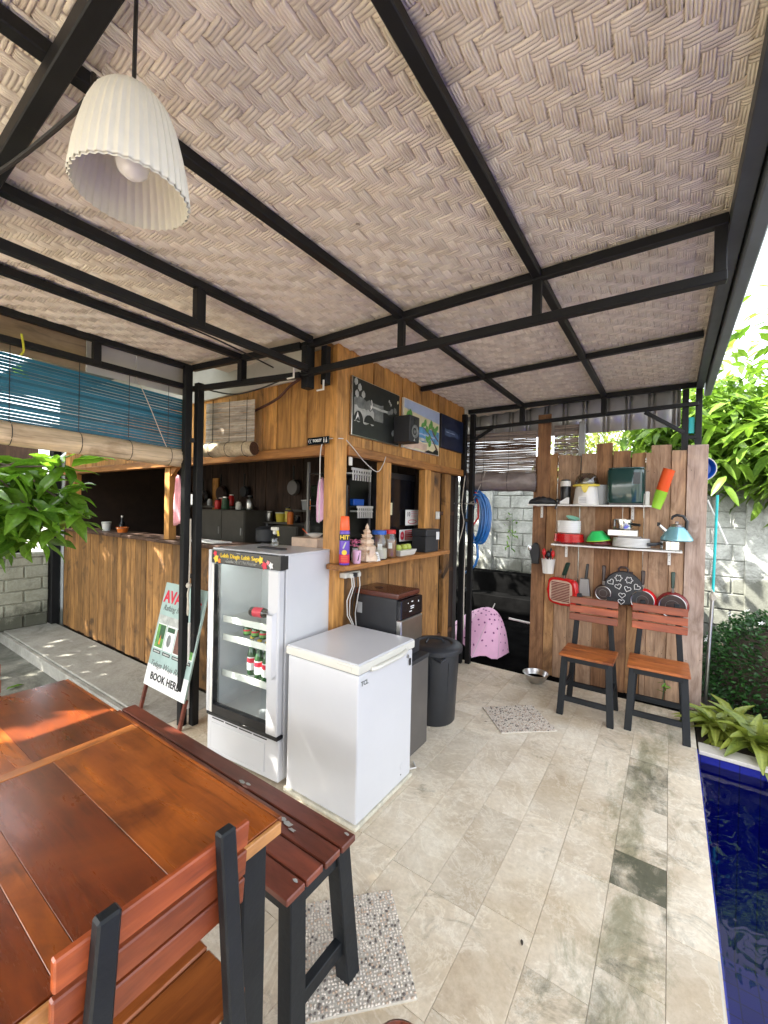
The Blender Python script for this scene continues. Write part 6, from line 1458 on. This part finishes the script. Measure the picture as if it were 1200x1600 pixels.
B().box(-4.0, .2, 6.0, 6.29, -.03, .3, .01).build('step', 'black_ground', lw, True)
pv = thing('turquoise_pole', 'turquoise and silver pole standing at the right end of the fence', 'pole', (.30, 4.32, 0))
B().tube([(.0, 0, .90), (.012, 0, 1.72)], .010, 10).build('upper_tube', 'turquoise', pv, smooth=True)
B().tube([(-.03, 0, .0), (.0, 0, .90)], .014, 10).build('lower_tube', 'steel', pv, smooth=True)
B().lathe([(.016, -.02), (.022, 0), (.02, .03), (.014, .05)], (0, 0, .88), 12).build('tape', 'rope', pv, smooth=True)
cable('pole_string', 'tuft of pale string wrapped around the turquoise pole joint', [(.29, 4.30, .95), (.315, 4.29, .90), (.345, 4.29, .88)], .004, 'rope', 'string')
tag(B().tube([(.25, 4.36, 1.68), (.385, 4.36, 1.32)], .008, 8).build('white_stick', 'white_plastic', smooth=True), 'thin white stick slanting away from the fence end', 'stick')
bd = thing('blue_basin', 'blue basin with white rim hung behind the fence end', 'basin', (.205, 4.36, 1.94))
B().lathe([(0, .05), (.07, .05), (.095, 0), (.10, -.004), (.09, .0), (.066, .044), (0, .044)], (0, 0, 0), 28, 'Y', cap=False).build('basin', 'blue_plastic', bd, smooth=True); B().tube([(.10*math.cos(a), -.004, .10*math.sin(a)) for a in np.linspace(0, 2*PI, 30)[:-1]], .004, 6, True).build('rim', 'white_plastic', bd, smooth=True)
tb_ = tag(B().box(.108, .15, 4.30, 4.32, 2.235, 2.37, .004).build('turquoise_pack', 'turquoise'), 'turquoise packet tucked between the rear right posts', 'packet')

# ------------------------------------------------------------------ plants
def leaf_mesh(name, mat, tone, L=1.0, Wd=.42, curl=.25, fold=.12, rnd=0, seg=6):
    V = []; F = []; T = []
    for i in range(seg+1):
        t = i/seg; w_ = Wd/2*math.sin(PI*min(1, t**.85*.97+.015))**.8*(1+rnd*.08*math.sin(i*2.1)); z = -curl*t*t*L+.02*rnd*math.sin(i*1.7)
        y = t*L*(1-.25*curl*t)
        V += [(-w_, y, z+fold*w_*1.6), (-w_*.5, y, z+fold*w_*.6), (0, y, z), (w_*.5, y, z+fold*w_*.6), (w_, y, z+fold*w_*1.6)]
    for i in range(seg):
        for k in range(4): a = i*5+k; F.append((a, a+1, a+6, a+5))
    T = [max(0, min(1, tone+(.22 if (j % 5) == 2 else 0)+R(-.05, .05))) for j in range(len(V))]
    me = bpy.data.meshes.new(name); me.from_pydata(V, [], F); me.shade_smooth()
    at = me.attributes.new('tone', 'FLOAT', 'POINT'); at.data.foreach_set('value', T); me.materials.append(M[mat]); return me
def place_leaf(me, parent, p, d, size, roll=0, up=Vector((0, 0, 1))):
    d = Vector(d).normalized(); x = d.cross(up)
    if x.length < .05: x = Vector((1, 0, 0))
    x.normalize(); z = x.cross(d)
    m3 = Matrix((x, d, z)).transposed() @ Matrix.Rotation(roll, 3, 'Y')
    o = bpy.data.objects.new('leaf', me); C.objects.link(o); o.parent = parent
    o.matrix_local = Matrix.Translation(Vector(p)) @ m3.to_4x4() @ Matrix.Scale(size, 4)
    return o
def leaf_cloud(name, mat, parent, L):
    """many leaves as one mesh; L = list of (pos, dir, size, roll, tone)"""
    n = len(L)
    st_ = [(0, 0, 0), (-.5, .35, .03), (0, .35, -.02), (.5, .35, .03), (-.36, .72, -.04), (0, .72, -.09), (.36, .72, -.04), (0, 1, -.22)]
    fc = [(0, 1, 2, 2), (0, 2, 3, 3), (1, 4, 5, 2), (2, 5, 6, 3), (4, 7, 5, 5), (5, 7, 6, 6)]
    base = np.array(st_)
    P_ = np.array([tuple(l[0]) for l in L]); Dd = np.array([tuple(Vector(l[1]).normalized()) for l in L]); S = np.array([l[2] for l in L]); Ro = np.array([l[3] for l in L]); T = np.array([l[4] for l in L]); Wd = np.array([l[5] for l in L])
    upv = np.tile([0, 0, 1.], (n, 1)); x = np.cross(Dd, upv); ln = np.linalg.norm(x, axis=1); x[ln < .05] = (1, 0, 0); x /= np.linalg.norm(x, axis=1)[:, None]; z = np.cross(x, Dd)
    c, s = np.cos(Ro)[:, None], np.sin(Ro)[:, None]; x2 = x*c+z*s; z2 = -x*s+z*c
    V = P_[:, None, :]+S[:, None, None]*(base[None, :, 0, None]*Wd[:, None, None]*x2[:, None, :]+base[None, :, 1, None]*Dd[:, None, :]+base[None, :, 2, None]*z2[:, None, :])
    tri = np.array([(0, 1, 2), (0, 2, 3), (1, 4, 2), (4, 5, 2), (2, 5, 3), (5, 6, 3), (4, 7, 5), (5, 7, 6)])
    F = (np.arange(n)[:, None, None]*8+tri[None]).reshape(-1, 3)
    tone = np.repeat(T, 8)+np.tile([0, -.06, .12, -.06, -.06, .12, -.06, 0], n)
    return np_mesh(name, V.reshape(-1, 3), F, mat, parent, True, np.clip(tone, 0, 1))
def rdir(zlo=-.6, zhi=.6):
    a = R(0, 2*PI); return Vector((math.cos(a), math.sin(a), R(zlo, zhi))).normalized()
def limb(parent, pts, r0_, r1_, name='branch', mat='bark'):
    n = len(pts); B().tube(pts, [r0_+(r1_-r0_)*i/(n-1) for i in range(n)], 7).build(name, mat, parent, smooth=True)

# broad leaved tree outside the left eave
lt = thing('broad_leaf_tree', 'small tree with big glossy green leaves hanging in front of the counter', 'tree', (-3.75, .35, -.12))
o0 = Vector(lt.location)
def wl(x, y, z): return Vector((x, y, z))-o0
limb(lt, [wl(-3.75, .35, -.12), wl(-3.72, .40, .5), wl(-3.66, .5, 1.0), wl(-3.6, .55, 1.5), wl(-3.7, .45, 2.0), wl(-3.75, .2, 2.6)], .045, .02, 'trunk')
tips = []
for k in range(30):
    p0 = wl(-3.62, .52, R(1.15, 1.9)); e = wl(R(-3.75, -3.05), R(.42, 1.16), R(1.30, 1.84)); mid = (p0+e)/2+Vector((0, 0, .08)); limb(lt, [p0, mid, e], .010, .005); tips.append(e)
LM = [leaf_mesh('broad_leaf', 'leaf_big', t_, 1, .33, c_, f_, 1) for t_, c_, f_ in ((.15, .2, .2), (.35, .35, .25), (.5, .15, .15), (.62, .3, .3), (.75, .4, .2), (.9, .25, .25))]
random.seed(21)
nl = 0
for e in tips:
    for q in range(12):
        a = R(0, 2*PI); d = Vector((math.cos(a)*.9, math.sin(a)*.7, R(-.7, .55)))
        place_leaf(random.choice(LM), lt, e+Vector((R(-.07, .07), R(-.07, .07), R(-.10, .07))), d, R(.17, .29), R(-.6, .6)); nl += 1
L = []
for k in range(500):
    r_ = R(0, 1)**.5; a = R(0, 2*PI); ph = R(-1, 1)
    c = wl(-4.1+.6*r_*math.cos(a), .1+.6*r_*math.sin(a), 2.15+.3*ph)
    L.append((c, rdir(-.8, .2), R(.12, .2), R(-.8, .8), R(.1, .9), .4))
leaf_cloud('foliage', 'leaf_big', lt, L)['kind'] = 'stuff'

# shade tree beyond the left side: its gaps throw the dapples
sh = thing('shade_tree', 'tall spreading tree beyond the low whitewashed wall', 'tree', (-7.6, -2.0, -.12))
limb(sh, [(0, 0, 0), (.1, .05, 1.2), (0, .2, 2.4), (.3, .3, 3.4)], .16, .09, 'trunk')
L = []
for c_ in range(72):
    cc = Vector((R(-1.9, 3.0), R(-2.1, 2.6), R(2.9, 5.2)))
    limb(sh, [(0, .2, R(2.2, 3.2)), tuple(cc*.6+Vector((0, 0, 1.2))), tuple(cc)], .03, .012)
    for k in range(190):
        L.append((cc+Vector((random.gauss(0, .32), random.gauss(0, .32), random.gauss(0, .24))), rdir(-.7, .2), R(.14, .25), R(-.8, .8), R(.1, .9), .45))
leaf_cloud('foliage', 'leaf_tree', sh, L)['kind'] = 'stuff'

# trees over the back wall, right
def droop_tree(name, label, base, clusters, nleaf, size, mat, nparts=0, wd=.30, trunk=True, cat='tree', sd=.3):
    t = thing(name, label, cat, base)
    o = Vector(base)
    if trunk: limb(t, [(0, 0, 0), (.05, .02, 1.0), (-.05, .1, 2.0), (.05, .1, 3.0)], .10, .06, 'trunk')
    L = []
    for (cx, cy, cz, r_) in clusters:
        c = Vector((cx, cy, cz))-o
        limb(t, [(0, .05, min(2.4, cz*.6)), tuple(c*.5+Vector((0, 0, cz*.35))), tuple(c)], .03, .010)
        for k in range(nleaf):
            p = c+Vector((random.gauss(0, r_), random.gauss(0, r_), random.gauss(0, r_*.8)))
            L.append((p, rdir(-.9, .1), size*R(.7, 1.2), R(-.7, .7), min(1, max(0, random.gauss(.5, .25))), wd))
    L.sort(key=lambda l: (l[0]+o).length)
    if nparts:
        LMt = [leaf_mesh('tree_leaf', mat, q/6, 1, wd, .3, .15, 1, 4) for q in range(1, 7)]
        for l in L[:nparts]: place_leaf(LMt[min(5, int(l[4]*6))], t, l[0], l[1], l[2], l[3])
        L = L[nparts:]
    leaf_cloud('foliage', mat, t, L)['kind'] = 'stuff'
    return t
random.seed(5)
cl = [(R(.4, 3.2), R(6.3, 7.6), R(2.15, 3.2), .26) for k in range(26)]+[(R(.2, 1.9), R(6.2, 6.9), R(2.1, 2.9), .24) for k in range(22)]+[(R(.9, 1.5), 6.35, R(1.75, 2.05), .15) for k in range(4)]+[(-.05, 6.3, 2.6, .2), (.15, 6.4, 2.9, .25), (-.25, 6.6, 2.65, .18)]
droop_tree('drooping_tree', 'bushy tree with long drooping leaves spilling over the block wall', (1.5, 7.3, -.1), cl, 120, .27, 'leaf_tree', 240)
cl = [(R(.9, 3.6), R(7.6, 9.2), R(3.2, 4.6), .34) for k in range(20)]
droop_tree('pale_tree', 'taller thin tree with pale leaves against the bright sky', (2.1, 8.6, -.1), cl, 55, .26, 'leaf_tree', 0, .38)
cl = [(R(-2.2, -.3), R(9, 10.5), R(2.3, 3.5), .35) for k in range(14)]
droop_tree('far_pale_tree', 'washed out pale tree seen between canopy and fence top', (-1.2, 9.8, -.1), cl, 60, .20, 'leaf_pale', 0, .4)
random.seed(11)
cl = [(R(-4.6, -2.9), R(4.7, 6.0), R(3.3, 4.4), .34) for k in range(22)]+[(R(-2.9, -.9), R(4.9, 5.8), R(3.5, 4.3), .30) for k in range(12)]
droop_tree('added_shade_tree', 'unseen tree added behind the kiosk to shade the block wall', (-3.2, 5.4, -.1), cl, 95, .24, 'leaf_tree', 0, .4)  # out of view; added only to keep sun off the block wall
random.seed(9)
# dense flowering bush
bs_ = thing('flowering_bush', 'dense dark bush with tiny white flowers beside the block wall', 'bush', (1.02, 4.66, -.02))
L = []
for k in range(15000):
    a = R(0, 2*PI); u = R(-.55, 1); rr_ = math.sqrt(max(0, 1-u*u)) if u > 0 else 1
    s = R(.86, 1.04)+.07*noise.noise(Vector((math.cos(a)*3, math.sin(a)*3, u*3)))
    p = Vector((.78*rr_*s*math.cos(a), .55*rr_*s*math.sin(a), .30+.50*u*s))
    L.append((p, (p-Vector((0, 0, .2))).normalized()+rdir()*.8, R(.022, .042), R(-1, 1), R(0, 1)**1.3, .5))
leaf_cloud('foliage', 'leaf_bush', bs_, L)['kind'] = 'stuff'
B().lathe([(.60, 0), (.66, .3), (.52, .56), (.25, .68), (0, .70)], (0, 0, 0), 24, mat=Matrix.Diagonal((1.05, .72, 1, 1))).build('inner_twigs', 'soil', bs_, smooth=True)
for k in range(26):
    a = R(PI*.9, PI*2.1); u = R(.0, .95); rr_ = math.sqrt(1-u*u); p = Vector((.86*rr_*math.cos(a), .63*rr_*math.sin(a), .31+.57*u)); b = B(); n_ = Vector((math.cos(a)*rr_, math.sin(a)*rr_, u+.2)).normalized(); e1 = n_.cross(Vector((0, 0, 1))).normalized(); e2 = n_.cross(e1)
    for q in range(5):
        t_ = 2*PI*q/5; d = e1*math.cos(t_)+e2*math.sin(t_); f2 = e1*math.cos(t_+.9)+e2*math.sin(t_+.9); b.poly([p, p+d*.016+f2*.007, p+d*.024+n_*.003, p+d*.016-f2*.007])
    b.build('flower', 'white_flower', bs_)
# rosette plants at the pool edge
BM = [leaf_mesh('rosette_leaf', 'leaf_brom', t_, 1, .30, c_, .4, 1, 7) for t_, c_ in ((.2, .5), (.4, .7), (.6, .45), (.75, .8), (.95, .6))]
for k, (x, y, s, n_, l_) in enumerate(((.30, 3.80, .24, 20, 'pale green rosette plant nearest the fence foot'), (.50, 3.68, .28, 24, 'large yellow green rosette plant leaning over the pool edge'), (.72, 3.78, .26, 20, 'rosette plant right of the large one at the pool edge'), (.42, 3.98, .22, 14, 'smaller rosette plant tucked behind under the dark bush'), (1.0, 3.8, .26, 16, 'rosette plant furthest along the pool edge'))):
    t = thing('rosette_plant', l_, 'plant', (x, y, 0), 0, 'rosette plants at the pool edge')
    n_ = int(n_*1.4)
    for q in range(n_):
        a = q*2.4+R(-.2, .2); el = .25+1.0*(q/n_); d = Vector((math.cos(a)*math.cos(el), math.sin(a)*math.cos(el), math.sin(el)))
        place_leaf(random.choice(BM), t, Vector((0, 0, .03))+Vector((d.x, d.y, 0))*.02, d, s*R(.8, 1.15), R(-.2, .2))
    B().lathe([(.02, -.02), (.028, .02), (.02, .06), (0, .07)], (0, 0, 0), 10).build('crown_base', 'leaf_brom', t, smooth=True)
tw = thing('fence_weed', 'small green weed growing up the fence foot behind the right chair', 'plant', (-.02, 4.17, 0))
for k in range(12):
    a = R(PI, 2*PI); place_leaf(random.choice(LM), tw, (R(-.06, .06), -.01, R(.05, .26)), (math.cos(a), -.25, R(-.2, .5)), R(.05, .08), R(-.5, .5))
B().tube([(0, 0, 0), (.01, -.01, .15), (-.01, 0, .30)], .004, 5).build('stem', 'dgreen_print', tw)
ww = thing('wall_weed', 'spindly weed growing from the joints of the block wall', 'plant', (-2.05, 6.52, 1.25))
for k in range(26): place_leaf(random.choice(LM), ww, (R(-.10, .10), -.03, R(-.28, .25)), (R(-1, 1), -.3, R(-.6, .8)), R(.05, .10), R(-.5, .5))
B().tube([(0, 0, -.3), (.02, -.02, 0), (0, -.01, .28)], .005, 5).build('stem', 'dgreen_print', ww)
# litter on the deck and path
lf = [(-.50, 1.47, .0), (-1.2, 3.55, .3), (-.10, 2.9, 0), (-.78, 1.72, 0)]
for k, (x, y, a) in enumerate(((-.40, 1.50, .3), (-1.07, 2.93, 1.2), (-4.75, 1.12, .4), (-.1, 1.2, 2))):
    o = bpy.data.objects.new('fallen_leaf', LM[k]); C.objects.link(o); o.location = (x, y, .008 if k != 2 else -.105); o.rotation_euler = (.05, .05, a); o.scale = ((.03, .03, .03) if k != 2 else (.16, .16, .16)); 
    if k != 2: o.data = bpy.data.meshes.new_from_object(o); o.data.materials.clear(); o.data.materials.append(M['soil'])
    tag(o, ['tiny dark leaf scrap in the middle of the near paving', 'tiny dark scrap on the paving below the bin', 'yellow green leaf fallen on the dark ground beside the table corner', 'tiny dark scrap on the paving near the pool edge'][k], 'leaf')
